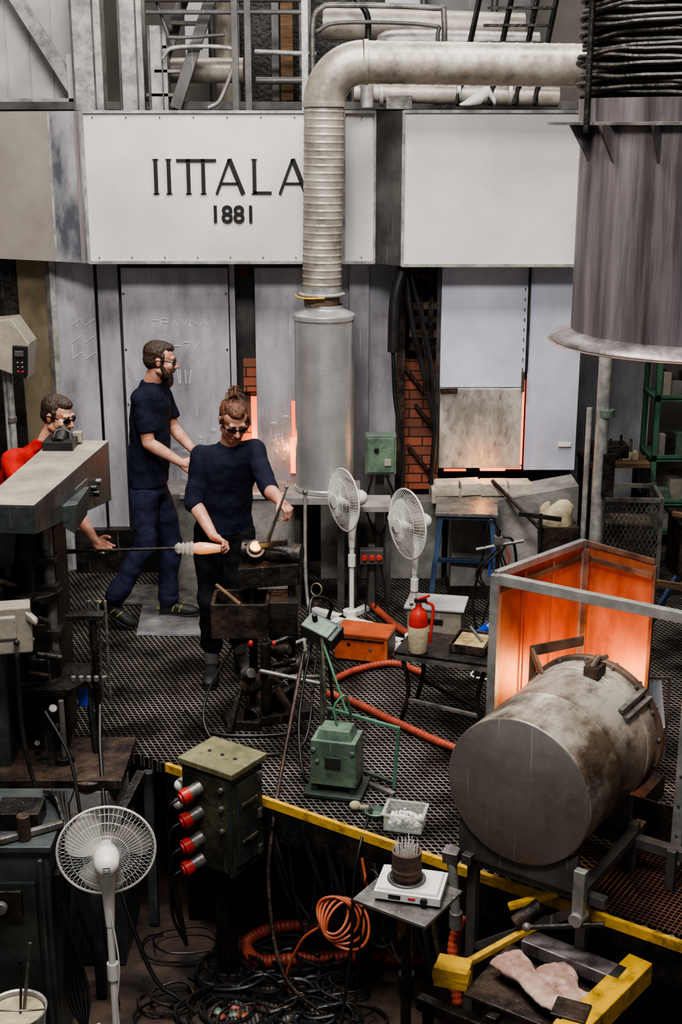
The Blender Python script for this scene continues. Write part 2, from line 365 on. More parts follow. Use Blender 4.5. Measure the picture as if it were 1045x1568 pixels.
pan(.70,1.30,1.47,2.36,9.12,sheetL);pan(1.315,1.68,.87,2.36,9.1,sheetL);pan(.67,.70,.9,2.36,9.14,dkmetal)
b.box((.99,9.12,1.18),(.58,.12,.57),stone);b.bar((.70,9.05,1.46),(.82,9.05,1.465),.02,.03,rustiron)
pan(1.291,1.305,.90,1.52,9.13,glow);pan(1.0,1.18,.868,.884,9.08,glow);pan(.74,.9,.866,.878,9.08,glow2);pan(1.18,1.3,.875,.895,9.1,glow2)
b.box((1.6,9.09,1.06),(.09,.01,.03),white)
b.box((1.28,9.06,1.52),(.02,.04,.14),rustiron)
b.box((1.308,9.09,2.0),(.010,.02,.8),iron)
for i in range(9): b.box((1.28,9.115,1.6+i*.07),(.006,.01,.02),dkmetal)
b.box((-.79,9.24,.36),(.95,.5,.72),conc);b.box((-1.55,9.5,.17),(.9,.3,.34),iron)
b.box((-.73,9.0,.705),(.85,.06,.035),galv);b.bar((-1.2,8.985,.33),(-.35,8.985,.33),.01,.02,galv);b.box((-.75,8.985,.36),(.012,.01,.66),galv)
b.box((.3,9.32,.3),(.9,.2,.6),conc)
b.box((1.0,9.0,.74),(.72,.3,.1),paleb)
xx=.67
for i in range(4):
    w_=random.uniform(.14,.22);b.box((xx+w_/2,8.92,.80+random.uniform(-.01,.01)),(w_-.006,.17,.085),paleb,(0,random.uniform(-2,2),random.uniform(-6,6)));xx+=w_
b.ext([(.78,8.78,.1),(1.66,8.78,.1),(1.66,9.1,.1),(.78,9.1,.1)],(0,0,.62),conc)
b.ext([(1.02,8.78,.72),(1.66,8.78,.72),(1.66,8.78,.84)],(0,.32,0),conc)
b.box((1.22,8.95,.05),(.9,.35,.1),iron)
b.bar((1.06,8.85,.86),(1.35,8.5,.62),.02,.02,rustiron)
def scr(x,z,s,pts): b.tube([(x+p[0]*s,9.357,z+p[1]*s) for p in pts],.0034,chalk,4,sm=False)
for i,(g) in enumerate([[(0,1),(1,1)],[(0,0),(0,1),(1,1),(1,.5),(0,.5)],[(0,0),(.5,1),(1,0)],[(0,1),(.5,0),(1,1)],[(0,0),(0,1),(1,.4)],[(0,0),(.5,1),(1,0)]]):
    scr(-1.36+i*.07,1.86+.01*(i%2),.05,g)
for i,g in enumerate([[(0,0),(.5,1),(1,.7),(.3,.3),(1,0)],[(0,.5),(1,.5)],[(0,1),(1,1),(.3,0)],[(0,0),(.6,1)],[(.5,0),(1,1)]]): scr(-1.28+i*.075,1.70,.05,g)
for i in range(4): scr(-1.2+i*.03,1.45,.1,[(random.random()*.3,1),(random.random()*.5,0)])
for i in range(3): b.tube([(-1.95+.05*k+.02*(k%2),9.417,1.86-.12*i+.05*(k%2)) for k in range(4)],.0030,chalk,4,sm=False)
b.done(bevel=.004)
# ---------------------------------------------------------------- spiral duct
b=B('ventilation_duct')
X,Yd=-.107,8.7
vp=[V((X-.02+.02*k/150,Yd,2.2+1.18*k/150)) for k in range(151)]
b.tube(vp,lambda L,i:.127+(.005 if i%6==0 else .0015*(i%6)/5),galvduct,40,sm=False)
el=[V((X+.25-.25*cos(a),Yd,3.38+.25*sin(a))) for a in [i*pi/2/14 for i in range(15)]]
b.tube(el,lambda L,i:.134,galvduct,32,sm=False)
hp2=[V((X+.25+2.1*k/120,Yd,3.63-.03*k/120)) for k in range(121)]
b.tube(hp2,lambda L,i:.130+(.003 if i%5==0 else 0),galvduct,32,sm=False)
for p,q in (((X,Yd,3.36),(X,Yd,3.39)),((X+.25,Yd,3.63),(X+.28,Yd,3.63))): b.cyl(p,q,.138,galvduct,seg=32)
b.lathe([(0.0,0),(.15,0),(.155,.006),(.155,.014),(.13,.02),(.13,.06)],(X-.02,Yd,2.17),(0,0,1),galv)
b.cyl((X-.02,Yd,2.10),(X-.02,Yd,2.17),.118,flange,seg=32)
b.lathe([(0,0),(.2,0),(.207,.005),(.207,.03),(.2,.035),(.2,1.17),(.207,1.175),(.207,1.205),(.2,1.21),(.125,1.245),(.12,1.27)],(X-.005,Yd,.84),(0,0,1),perf,64)
b.tube([(X-.2,Yd-.0,2.175),(X-.17,Yd-.08,2.165),(X-.1,Yd-.14,2.165),(X,Yd-.16,2.17)],.006,yellow)
b.done(bevel=.002)
b=B('duct_pedestal')
b.box((X-.02,8.7,.815),(.52,.46,.05),conc)
for x,y,w_ in ((.08,8.62,.06),(0,8.62,.05),(-.3,8.66,.04),(.1,8.86,.05),(-.3,8.86,.05)): b.box((x,y,.4),(w_,.06,.8),dkmetal)
b.box((.24,8.75,.72),(.22,.3,.04),conc);b.box((.33,8.72,.35),(.04,.04,.7),dkmetal)
b.done(bevel=.003)
# ---------------------------------------------------------------- hanging dark duct
b=B('extraction_hood');cx,cy=1.60,6.0
b.lathe([(.60,0),(.63,.004),(.62,.02),(.545,.05),(.535,.05),(.535,.95)],(cx,cy,2.30),(0,0,1),purple,72)
b.lathe([(.62,0),(.64,.006),(.62,.016),(.54,.03)],(cx,cy,2.29),(0,0,1),flange,72)
b.lathe([(.53,.0),(.53,.9)],(cx,cy,2.3),(0,0,1),iron,48)
b.lathe([(.3,0),(.57,0),(.57,.012),(.54,.014)],(cx,cy,3.25),(0,0,1),steel,48)
b.lathe([(.545,0),(.55,.1)],(cx,cy,3.26),(0,0,1),purple,64)
b.lathe([(.50,0),(.50,1.45)],(cx,cy,3.3),(0,0,1),bellow,48)
for i in range(60):
    z=3.37+i*.023;rr=.548+random.uniform(-.01,.014)
    n=60;ph=random.uniform(0,6);am=random.uniform(.003,.009);vs=[]
    for (dr,dz) in ((-.05,0),(0,.002),(.004,.009),(0,.018),(-.05,.023)):
        for k in range(n):
            a=2*pi*k/n;q=rr+dr+am*sin(a*3+ph)+am*.5*sin(a*9+ph*2)
            vs.append((cx+q*cos(a),cy+q*sin(a),z+dz+am*1.3*sin(a*4+ph)+am*.5*sin(a*11+ph)))
    b.add(vs,[(j*n+k,j*n+(k+1)%n,(j+1)*n+(k+1)%n,(j+1)*n+k) for j in range(4) for k in range(n)],bellow,True)
for ang in (192,212,236,256):
    d=V((cos(radians(ang)),sin(radians(ang)),0));p=V((cx,cy,3.25))+d*.53
    b.ext([p,p+d*.1,p+V((0,0,-.16)),],V((-d.y,d.x,0))*.012,purple)
d=V((cos(radians(200)),sin(radians(200)),0));p=V((cx,cy,0))+d*.59
b.cyl((p.x,p.y,3.22),(p.x,p.y,5),.014,iron,seg=10)
b.box((1.0,5.85,3.256),(.22,.08,.012),steel,(0,0,-10))
b.done()
# ---------------------------------------------------------------- upper level background
b=B('upper_gallery')
for x,w,z in ((-2.01,.24,7.5),(-1.66,.19,7.5),(-1.45,.15,4.0)):
    b.box((x,11.0,(z+3.36)/2),(w,.2,z-3.36),galv);b.box((x-w/2+.012,10.89,(z+3.36)/2),(.015,.01,z-3.36),dkmetal);b.box((x+w/4,10.89,(z+3.36)/2),(.012,.01,z-3.36),dkmetal)
b.box((-3.0,11.6,5.2),(1.7,.08,4.4),corr)
for i in range(9): b.box((-3.75+i*.19,11.55,5.2),(.012,.02,4.4),corr)
b.bar((-2.85,11.3,4.6),(-2.15,11.3,3.45),.1,.1,galv);b.bar((-3.0,11.25,3.42),(-2.1,11.25,3.42),.1,.08,galv);b.bar((-2.2,11.25,3.4),(-2.2,11.25,3.8),.1,.06,corr)
b.box((0,12.1,3.40),(8,2.2,.06),dkmetal)
for z,r in ((4.18,.03),(4.08,.018)): b.cyl((-1.5,10.7,z),(-.27,10.7,z),r,dkmetal,seg=10)
for x in (-.82,-.72,-.28): b.box((x,10.7,3.9),(.05,.05,1.1),dkmetal if x<-.5 else galv)
b.bar((-.98,10.9,4.3),(-1.32,10.9,3.38),.05,.09,dkmetal);b.bar((-1.22,11.1,4.3),(-1.56,11.1,3.38),.04,.09,dkmetal)
for i in range(5): b.box((-1.12-.07*i,11.0,4.2-.18*i),(.3,.2,.025),steel)
b.tube([(-1.4,10.8,3.75),(-1.3,10.8,3.83),(-.9,10.8,3.83),(-.83,10.8,3.75),(-.95,10.8,3.45),(-1.05,10.8,3.38)],.016,galv)
b.tube([(-1.45,10.75,4.25),(-1.35,10.75,3.95),(-1.3,10.75,3.9),(-.9,10.75,3.92)],.014,dkmetal)
b.cyl((-1.5,11.3,3.68),(-.8,11.3,3.68),.1,galvduct);b.cyl((-.7,11.2,3.82),(-.2,11.2,3.80),.02,galv);b.cyl((-.7,11.3,3.6),(-.2,11.3,3.6),.03,dkmetal)
b.box((-.45,11.5,4.4),(.1,.08,1.9),wood);b.box((-.3,11.6,4.4),(.1,.1,1.9),dkmetal);b.box((-.55,11.6,4.4),(.06,.06,1.9),dkmetal)
b.tube([(-.22,10.8,3.5),(-.22,10.8,4.0),(-.15,10.8,4.12),(0,10.8,4.14),(.7,10.8,4.12),(.8,10.8,4.05),(.8,10.8,3.4)],.022,steel)
b.tube([(-.2,10.9,3.95),(0,10.9,4.02),(.7,10.9,4.0),(.76,10.9,3.9),(.76,10.9,3.4)],.016,dkmetal)
b.cyl((-.15,11.4,4.05),(1.5,11.4,4.0),.13,galvduct);b.tube([(.3,11.2,3.4),(.3,11.2,3.7),(.36,11.2,3.85),(.5,11.2,3.9),(1.6,11.2,3.88)],.09,galv,12)
b.cyl((.1,10.7,3.5),(1.7,10.7,3.46),.075,galvduct)
for x in (.15,.3,.9,1.3): b.cyl((x,10.7,3.49),(x+.03,10.7,3.49),.1,galv)
b.cyl((.2,10.6,3.38),(.2,10.6,3.62),.05,galv);b.box((.45,10.65,3.42),(.2,.1,.1),steel)
for x in (.9,1.15,1.35,1.5): b.bar((x,10.6,3.40),(x+.22,10.9,4.4),.022,.05,iron)
for i in range(6): b.bar((1.0+i*.035,10.65+i*.04,3.6+.13*i),(1.5+i*.035,10.65+i*.04,3.6+.13*i),.08,.02,iron)
b.loft([((.92,10.4,3.40),(.02,0,0),(0,.03,.01)),((.97,10.4,3.42),(0,.05,0),(0,0,.03)),((1.06,10.4,3.46),(0,.06,0),(0,0,.06)),((1.12,10.4,3.5),(0,.05,0),(0,0,.045)),((1.17,10.4,3.42),(0,.05,0),(0,0,.03))],corr,12)
b.tube([(.0,11.0,4.3),(.2,11.0,4.1),(.25,11,3.8),(.6,11,3.6),(1.3,11,3.6)],.025,black)
b.box((1.2,12.4,4.4),(.9,.5,1.4),dkmetal);b.box((.55,11.9,4.35),(.35,.1,.4),corr)
b.box((-.9,12.6,4.3),(1.0,.3,1.2),corr);b.box((-.95,11.2,4.35),(.28,.1,.2),beige);b.box((-.1,12.6,4.5),(.8,.3,1.2),dkmetal)
b.cyl((-1.0,12,3.43),(-1.0,12,6),.12,galvduct)
for x in (-1.1,-.5,.1,.7,1.3): b.cyl((x,11.8,3.42),(x,11.8,6.5),.03,dkmetal,seg=8)
b.box((-.1,12.3,3.9),(1.6,.05,.9),iron)
b.done(bevel=.004)
b=B('lower_column');b.box((2.6,12.9,1.68),(.2,.2,3.36),dkmetal);b.box((2.6,12.9,.02),(.3,.3,.04),dkmetal);b.done(bevel=.004)
# ---------------------------------------------------------------- hanging hoses
b=B('hanging_cables')
b.tube([(.42,8.98,2.3),(.37,8.96,2.1),(.36,8.95,1.75)],.04,black,8)
b.tube([(.36,8.95,1.75),(.38,8.93,1.4),(.44,8.92,1.05),(.43,8.9,.75),(.42,8.95,.5)],.015,black,8)
b.tube([(.44,9.0,2.32),(.5,9.0,1.9),(.6,9.0,1.5),(.66,8.99,1.2),(.64,8.98,.8)],.02,black,8)
b.tube([(.47,9.0,2.3),(.56,9.0,1.95),(.63,9.0,1.6),(.65,9,1.3)],.016,black,8)
b.done()
b=B('switch_box_on_stand',(.28,9.0,1.02));b.box((0,0,0),(.22,.13,.28),green);b.box((0,-.07,.0),(.19,.012,.25),green);b.cyl((-.03,-.09,.04),(-.03,-.07,.04),.018,black);b.box((.05,-.08,-.05),(.05,.01,.05),beige);b.cyl((-.06,0,-.14),(-.06,0,-.18),.018,steel);b.cyl((.05,0,-.14),(.05,0,-.18),.018,steel);b.box((0,.12,-.5),(.06,.12,1.04),dkmetal)
b.tube([(-.06,0,-.18),(-.1,-.02,-.4),(.0,-.03,-.6),(.1,0,-.35),(.05,0,-.18)],.009,black,6);b.done(bevel=.008)
b=B('control_box_on_post',(-2.2,8.75,0))
b.ext([(-.17,-.12,1.72),(.1,-.14,1.62),(.13,-.14,1.86),(.02,-.12,2.02),(-.17,-.1,2.0)],(0,.24,0),beige)
b.box((.07,-.155,1.75),(.1,.03,.2),black,(0,4,0));b.box((.07,-.175,1.8),(.06,.01,.04),dkmetal)
for i in range(3):
    for j in range(2): b.cyl((.055+.03*j,-.18,1.68+.03*i),(.055+.03*j,-.165,1.68+.03*i),.008,redp if i==0 else steel,seg=10)
b.cyl((-.05,0,0),(-.05,0,1.68),.022,galv);b.cyl((-.09,.02,0),(-.09,.02,1.68),.014,galv);b.box((-.05,0,.01),(.2,.2,.02),steel)
b.cyl((-.05,0,1.3),(-.05,0,1.34),.03,steel);b.done(bevel=.006)
# ---------------------------------------------------------------- people
def basis(f):
    f=V(f).normalized();r=f.cross(V((0,0,1))).normalized();u=r.cross(f)
    return Matrix((r,f,u)).transposed()
def hand(m,wr,d,n,curl,ts,k=1.0):
    wr=V(wr);d=V(d).normalized();n=V(n);n=(n-d*n.dot(d)).normalized();s=d.cross(n).normalized()*ts
    m.cap(wr,.026,wr+d*.03,.024,skin,10)
    offs=(.033,.011,-.011,-.032);ln=(.072,.08,.073,.058)
    for i,(o,l) in enumerate(zip(offs,ln)):
        kn=wr+d*(.088-.006*abs(i-1))+s*o
        m.cap(wr+d*.012+s*o*.55,.017,kn,.0125,skin,10)
        p=kn;a=0;sp_=s*(o*.35*(1-min(curl,1)))
        for j,fr in enumerate((.45,.31,.24)):
            a+=curl*(.75+.2*j)+.05*i
            dd=(d*cos(a)+n*sin(a)+sp_*8).normalized()
            q=p+dd*(l*fr)*k
            m.cap(p,.0098-.0008*j,q,.0092-.001*j,skin,8);p=q
    b0=wr+d*.018+s*.022;b1=b0+(s*.75+d*.6+n*.35).normalized()*.042;b2=b1+(d*.85+s*.25+n*(.3+curl*.5)).normalized()*.034;b3=b2+(d*.85+n*(.3+curl*.7)).normalized()*.026
    m.cap(b0,.016,b1,.0125,skin,8);m.cap(b1,.0118,b2,.0105,skin,8);m.cap(b2,.0105,b3,.0085,skin,8)
def person(J,shirtm,trm,hairmat,sleeve,beard=False,bun=False,trim=None):
    E=empty('glassblower',(J['pelvis'][0],J['pelvis'][1],0))
    off=V(E.location)
    def P(k): return V(J[k])-off
    RS,LS,pel,nk,hd=P('RS'),P('LS'),P('pelvis'),P('neck'),P('head')
    side=(LS-RS);side.z*=.5;side.normalize();up=V((0,0,1));fr=side.cross(up).normalized()
    hs=V(J.get('hipside',side)).normalized();hf=hs.cross(up).normalized()
    s=B('shirt',parent=E)
    mid=(RS+LS)/2;bt=J.get('hem',-.06);bulge=J.get('belly',0)
    sp=lambda t:pel.lerp(V((mid.x,mid.y,mid.z)),t)
    rings=[(sp(0)+V((0,0,bt)),hs*.178,hf*.13),(sp(0)+V((0,0,bt*.3)),hs*.174,hf*.126),(sp(.12),hs*.163,hf*(.12+bulge)),(sp(.25),hs*.162,hf*(.122+bulge)),(sp(.5),side*.165,fr*(.12+bulge*.6)),(sp(.72),side*.18,fr*.128),(sp(.9),side*.178,fr*.118),(sp(1.0),side*.15,fr*.1),(sp(1.06),side*.115,fr*.085),(nk.lerp(mid,.25),side*.072,fr*.07),(nk+V((0,0,.005)),side*.062,fr*.062)]
    s.loft(rings,shirtm)
    for A,E_ in (('RS','RE'),('LS','LE')):
        a,e=P(A),P(E_)
        s.cap(mid.lerp(a,.55)+V((0,0,-.02)),.085,a,.068,shirtm)
        if sleeve=='short':
            q=a.lerp(e,.72);s.cap(a,.068,a.lerp(e,.55),.064,shirtm);d_=(e-a).normalized();sx_=d_.orthogonal().normalized();sy_=d_.cross(sx_)
            s.loft([(a.lerp(e,.3),sx_*.066,sy_*.066),(q-d_*.01,sx_*.068,sy_*.068),(q+d_*.012,sx_*.066,sy_*.066)],shirtm,20)
        else:
            w_=P('RW' if A=='RS' else 'LW');s.cap(a,.068,e,.054,shirtm);s.cap(e,.054,e.lerp(w_,sleeve),.050,shirtm)
            for t_ in (.0,.5): s.sph(e.lerp(w_,sleeve*t_),.057,shirtm,12)
    s.done(voxel=.007,smooth=6,disp=.026,dscale=.11)
    t=B('trousers',parent=E)
    RH=pel-hs*.09+V((0,0,-.06));LH=pel+hs*.09+V((0,0,-.06))
    t.loft([(pel+V((0,0,.06)),hs*.15,hf*.105),(pel,hs*.165,hf*.118),(pel+V((0,0,-.08)),hs*.165,hf*.118),(pel+V((0,0,-.13)),hs*.13,hf*.095)],trm)
    for h,kk,ak in ((RH,'RK','RA'),(LH,'LK','LA')):
        k,a=P(kk),P(ak)
        t.cap(h,.1,h.lerp(k,.5),.09,trm);t.cap(h.lerp(k,.5),.09,k,.075,trm)
        c=k.lerp(a,.35);c=c-fr*.01;a2=c.lerp(a,J.get('cuff',1.0))
        t.cap(k,.075,c,.073,trm);t.cap(c,.073,a2+V((0,0,.02)),.068,trm)
        for q_ in (.6,.95): t.sph(c.lerp(a2,q_)+V((0,0,.02)),(.075,.075,.028),trm,14)
    t.done(voxel=.008,smooth=6,disp=.034,dscale=.12)
    sh=B('shoes',parent=E)
    for ak,tk in (('RA','RT'),('LA','LT')):
        a,tt=P(ak),P(tk);d=(tt-a);dz=V((d.x,d.y,0)).normalized()
        heel=V(J[ak+'h'])-off if ak+'h' in J else V((a.x,a.y,.045))-dz*.05
        toe=tt
        sd=dz.cross(up)
        dn=(toe-heel).normalized();un=sd.cross(dn).normalized()
        if un.z<0:un=-un
        Lh=(toe-heel).length
        sh.loft([(heel-dn*.012,sd*.022,un*.02),(heel,sd*.036,un*.036),(heel+dn*Lh*.3+un*.012,sd*.038,un*.05),(heel+dn*Lh*.55,sd*.045,un*.042),(heel+dn*Lh*.8-un*.004,sd*.05,un*.034),(heel+dn*Lh*1.0-un*.008,sd*.04,un*.026),(heel+dn*(Lh+.02)-un*.012,sd*.02,un*.014)],shoe,20,2.4)
        sh.cap(heel+dn*.03,.04,a,.045,shoe)
        if 'cuff' in J: sh.cap(a,.044,a.lerp(P('RK' if ak=='RA' else 'LK'),.25),.05,sock)
        so_=[(heel-dn*.015-un*.034,sd*.035,un*.009),(heel+dn*Lh*.4-un*.034,sd*.036,un*.009),(heel+dn*Lh*.8-un*.034,sd*.052,un*.009),(heel+dn*(Lh+.022)-un*.03,sd*.03,un*.009)]
        sh.loft(so_,shoe,16,3)
        if trim:
            for q in (.35,.55): sh.tube([heel+dn*Lh*q+sd*.045-un*.005,heel+dn*Lh*(q+.05)+sd*.032+un*.03,heel+dn*Lh*(q+.08)-sd*.03+un*.035],.004,trim,6)
            sh.sph(heel-dn*.02,(.02,.02,.012),trim,8)
    sh.done()
    k=B('skin',parent=E)
    for e_,w_,hk,ts in (('RE','RW','RHd',J.get('rts',1)),('LE','LW','LHd',J.get('lts',-1))):
        e,w=P(e_),P(w_);m1=e.lerp(w,.3)
        k.cap(P('RS' if e_=='RE' else 'LS').lerp(e,.5),.048,e,.042,skin);k.cap(e,.042,m1,.043,skin);k.cap(m1,.043,w,.028,skin)
        d,n,c=J[hk];hand(k,w,d,n,c,ts)
    R=basis(J['face'])
    k.cap(nk-V((0,0,.04)),.058,hd+R@V((0,-.02,-.06)),.052,skin)
    def h(x,y,z): return hd+R@V((x,y,z))
    k.sph(h(0,-.012,.035),(.076,.096,.084),skin,20,R);k.sph(h(0,.026,-.03),(.063,.066,.082),skin,20,R)
    k.sph(h(0,.055,-.092),(.034,.032,.026),skin,14,R)
    for sg in (-1,1):
        k.cap(h(sg*.058,.0,-.06),.02,h(sg*.02,.062,-.095),.02,skin,10)
        k.sph(h(sg*.036,.064,-.028),(.026,.024,.024),skin,12,R)
        k.sph(h(sg*.077,-.006,-.008),(.009,.016,.028),skin,12,R)
        k.sph(h(sg*.080,-.010,.002),(.006,.018,.020),skin,12,R)
    k.cap(h(-.036,.079,.024),.013,h(.036,.079,.024),.013,skin,10)
    k.cap(h(0,.088,.012),.009,h(0,.113,-.03),.0125,skin,10);k.sph(h(.012,.1,-.034),.009,skin,10);k.sph(h(-.012,.1,-.034),.009,skin,10)
    k.cap(h(-.016,.086,-.062),.009,h(.016,.086,-.062),.009,skin,10)
    k.done(voxel=.0042,smooth=2)
    f=B('face_details',parent=E)
    f.sph(h(0,.0935,-.058),(.022,.008,.0045),lipm,12,R);f.sph(h(0,.0925,-.067),(.019,.008,.005),lipm,12,R)
    for sg in (-1,1):
        f.sph(h(sg*.032,.079,.001),.0115,white,12);f.sph(h(sg*.032,.087,.001),.006,lens,10);f.cap(h(sg*.018,.091,.026),.004,h(sg*.048,.084,.026),.003,hairmat,8)
    f.done()
    g=B('safety_glasses',parent=E)
    for sg in (-1,1):
        g.sph(h(sg*.033,.094,.002),(.031,.006,.018),lens,16,R@Matrix.Rotation(radians(-16*sg),3,'Z'))
        g.tube([h(sg*.062,.086,.006),h(sg*.077,.055,.008),h(sg*.084,0,.01),h(sg*.082,-.03,-.002)],.0035,lens,6)
    g.cap(h(-.012,.102,.008),.0035,h(.012,.102,.008),.0035,lens,8);g.done()
    q=B('hair',parent=E)
    q.sph(h(0,-.026,.048),(.082,.092,.078),hairmat,20,R);q.sph(h(0,-.045,.0),(.077,.068,.072),hairmat,18,R)
    q.sph(h(0,.002,.083),(.060,.082,.042),hairmat,18,R)
    for sg in (-1,1): q.cap(h(sg*.072,.018,.035),.014,h(sg*.072,.022,-.005),.008,hairmat,8)
    if bun:
        bc=h(0,-.055,.14);q.sph(bc,(.034,.03,.028),hairmat,14,R);q.sph(h(0,-.048,.12),.024,hairmat,12)
        q2=B('hair_bun_strands',parent=E)
        for i in range(34):
            a=random.uniform(0,2*pi);e=random.uniform(-.3,1.3)
            d=R@V((cos(a)*cos(e),sin(a)*cos(e),sin(e)));q2.tube([bc+d*.02,bc+d*.035+V((random.uniform(-.015,.015),0,.008)),bc+d*.047+V((random.uniform(-.02,.02),random.uniform(-.02,.02),random.uniform(-.015,.015)))],[.0028]*12+[.001],hairmat,5)
        q2.done()
    if beard:
        q.sph(h(0,.052,-.098),(.046,.042,.042),hairmat,16,R);q.sph(h(0,.07,-.13),(.034,.032,.045),hairmat,14,R)
        for sg in (-1,1):
            q.cap(h(sg*.064,.012,-.02),.013,h(sg*.05,.045,-.085),.024,hairmat,10);q.cap(h(sg*.005,.1,-.048),.0075,h(sg*.03,.082,-.062),.009,hairmat,8)
    q.done(voxel=.005,smooth=2,disp=.007,dscale=.02)
    return E
person(dict(pelvis=(-.70,7.47,.97),neck=(-.655,7.42,1.475),RS=(-.815,7.43,1.39),LS=(-.505,7.40,1.43),head=(-.615,7.33,1.63),face=(.28,-.85,-.5),
  RE=(-.865,7.36,1.13),LE=(-.41,7.22,1.24),RW=(-.735,7.16,.985),LW=(-.345,7.03,1.235),
  RHd=((.85,-.35,-.35),(.3,-.5,-.8),1.0),LHd=((.6,-.4,-.55),(-.2,.1,-1),1.0),
  RK=(-.785,7.36,.50),LK=(-.63,7.42,.50),RA=(-.79,7.42,.09),LA=(-.63,7.6,.09),RT=(-.79,7.22,.045),LT=(-.58,7.43,.045),hem=-.05,cuff=.62),
  navy,blackt,hairr,.1,bun=True)
person(dict(pelvis=(-1.275,8.35,1.0),neck=(-1.235,8.36,1.66),RS=(-1.275,8.19,1.575),LS=(-1.20,8.53,1.585),head=(-1.165,8.34,1.80),face=(.97,.06,-.14),
  RE=(-1.235,8.15,1.295),LE=(-1.12,8.52,1.31),RW=(-1.03,8.14,1.17),LW=(-.98,8.36,1.205),
  RHd=((.85,.1,-.5),(.2,.9,-.3),.55),LHd=((.8,-.2,-.3),(0,-.8,-.6),.7),
  RK=(-1.30,8.24,.56),LK=(-1.155,8.46,.53),RA=(-1.51,8.22,.20),LA=(-1.19,8.47,.10),RAh=(-1.60,8.22,.175),RT=(-1.40,8.2,.05),LT=(-1.0,8.44,.05),hem=-.02,belly=.01),
  navy,navyt,hairm,'short',beard=True,trim=shoey)
person(dict(pelvis=(-2.05,7.72,.93),neck=(-1.80,7.72,1.42),RS=(-1.96,7.55,1.33),LS=(-1.84,7.90,1.32),head=(-1.705,7.70,1.575),face=(.88,-.42,-.25),
  RE=(-1.86,7.36,1.08),LE=(-1.65,7.68,1.03),RW=(-1.74,7.15,.93),LW=(-1.47,7.42,.87),
  RHd=((.4,-.5,-.3),(.2,.1,-.9),1.1),LHd=((.75,-.5,-.3),(-.1,-.75,.6),.25),lts=-1,
  RK=(-1.93,7.6,.5),LK=(-1.90,7.88,.5),RA=(-2.02,7.62,.09),LA=(-2.02,7.9,.09),RT=(-1.82,7.62,.045),LT=(-1.82,7.9,.045)),
  redsh,navyt,hairm,.35)
# ---------------------------------------------------------------- blowpipe, glass, tongs
b=B('blowpipe');b.cyl((-1.85,7.2,.87),(-.93,7.12,.925),.009,iron,seg=12);b.cyl((-1.85,7.2,.87),(-1.5,7.17,.89),.014,iron,seg=12)
ax=V((.92,-.08,.02)).normalized();o0=V((-.93,7.12,.925))
b.lathe([(.001,-.03),(.02,-.02),(.034,0),(.024,.012),(.036,.024),(.024,.036),(.038,.05),(.03,.06),(.042,.075),(.028,.09),(.036,.12),(.034,.16),(.028,.2),(.022,.24),(.001,.26)],o0,ax,glassm,24)
b.lathe([(.001,.08),(.016,.09),(.030,.12),(.030,.16),(.024,.2),(.001,.24)],o0,ax,amber,20)
b.done()
b=B('glass_tongs');b.cyl((-.30,6.92,1.33),(-.43,6.94,.99),.006,steel,seg=8);b.cyl((-.30,6.94,1.33),(-.41,6.96,1.0),.006,steel,seg=8);b.sph((-.30,6.93,1.34),.012,steel);b.done()
b=B('mould_stand')
b.lathe([(.0,.0),(.045,.0),(.05,.02),(.05,.09),(.035,.1),(.03,.1),(.03,.05)],(-.48,6.99,.90),(0,-.35,1),rustiron,24)
b.sph((-.478,6.95,.985),.034,hot,20);b.lathe([(.036,0),(.055,0),(.055,.03),(.036,.03),(.036,0)],(-.478,6.96,.965),(0,-.8,.6),iron,24)
b.cyl((-.56,7.0,.96),(-.24,6.98,.93),.055,iron,seg=20);b.cyl((-.27,6.98,.93),(-.22,6.97,.93),.065,rustiron,seg=20)
b.box((-.40,7.0,.83),(.34,.22,.12),iron,(0,-5,0));b.bar((-.56,6.98,.98),(-.3,6.9,1.03),.03,.03,iron)
for x,y in ((-.5,6.92),(-.28,6.92),(-.5,7.1),(-.28,7.1)): b.cyl((x,y,.8),(x*1.02,y,.0),.02,iron,seg=10)
for c,d in (((-.56,6.75,.62),(.30,.02,.2)),((-.56,6.99,.62),(.30,.02,.2)),((-.71,6.87,.62),(.02,.24,.2)),((-.41,6.87,.62),(.02,.24,.2)),((-.56,6.87,.53),(.30,.24,.02))): b.box(c,d,rustiron)
b.box((-.32,6.9,.6),(.16,.2,.22),iron);b.cyl((-.42,6.74,.5),(-.42,6.74,.1),.03,iron);b.cyl((-.38,6.78,.28),(-.18,6.9,.34),.045,iron);b.cyl((-.55,6.8,.2),(-.36,6.75,.3),.05,rustiron)
b.cyl((-.5,6.74,.05),(-.33,6.95,.12),.05,iron);b.box((-.42,6.8,.03),(.5,.16,.05),iron,(0,0,20));b.box((-.5,6.9,.03),(.1,.5,.05),iron)
b.bar((-.56,6.7,.24),(-.62,6.6,.02),.03,.03,iron);b.bar((-.36,6.7,.24),(-.2,6.62,.02),.03,.03,rustiron)
b.cyl((-.70,6.9,.78),(-.56,6.8,.7),.012,wood,seg=8);b.cyl((-.28,6.66,.33),(-.1,6.72,.3),.012,steel,seg=8);b.cyl((-.45,6.69,.35),(-.1,6.62,.3),.014,steel,seg=8)
b.sph((-.5,6.72,.5),(.014,.014,.02),redp);b.sph((-.37,6.7,.51),(.012,.012,.016),redp)
for i in range(9):
    a=random.uniform(0,6);p=V((-.45+random.uniform(-.12,.12),6.78,.12+.045*i));b.cyl(p,p+V((cos(a)*.14,sin(a)*.08,.03)),random.uniform(.012,.03),random.choice((iron,rustiron,steel)),seg=10)
b.done(bevel=.003)
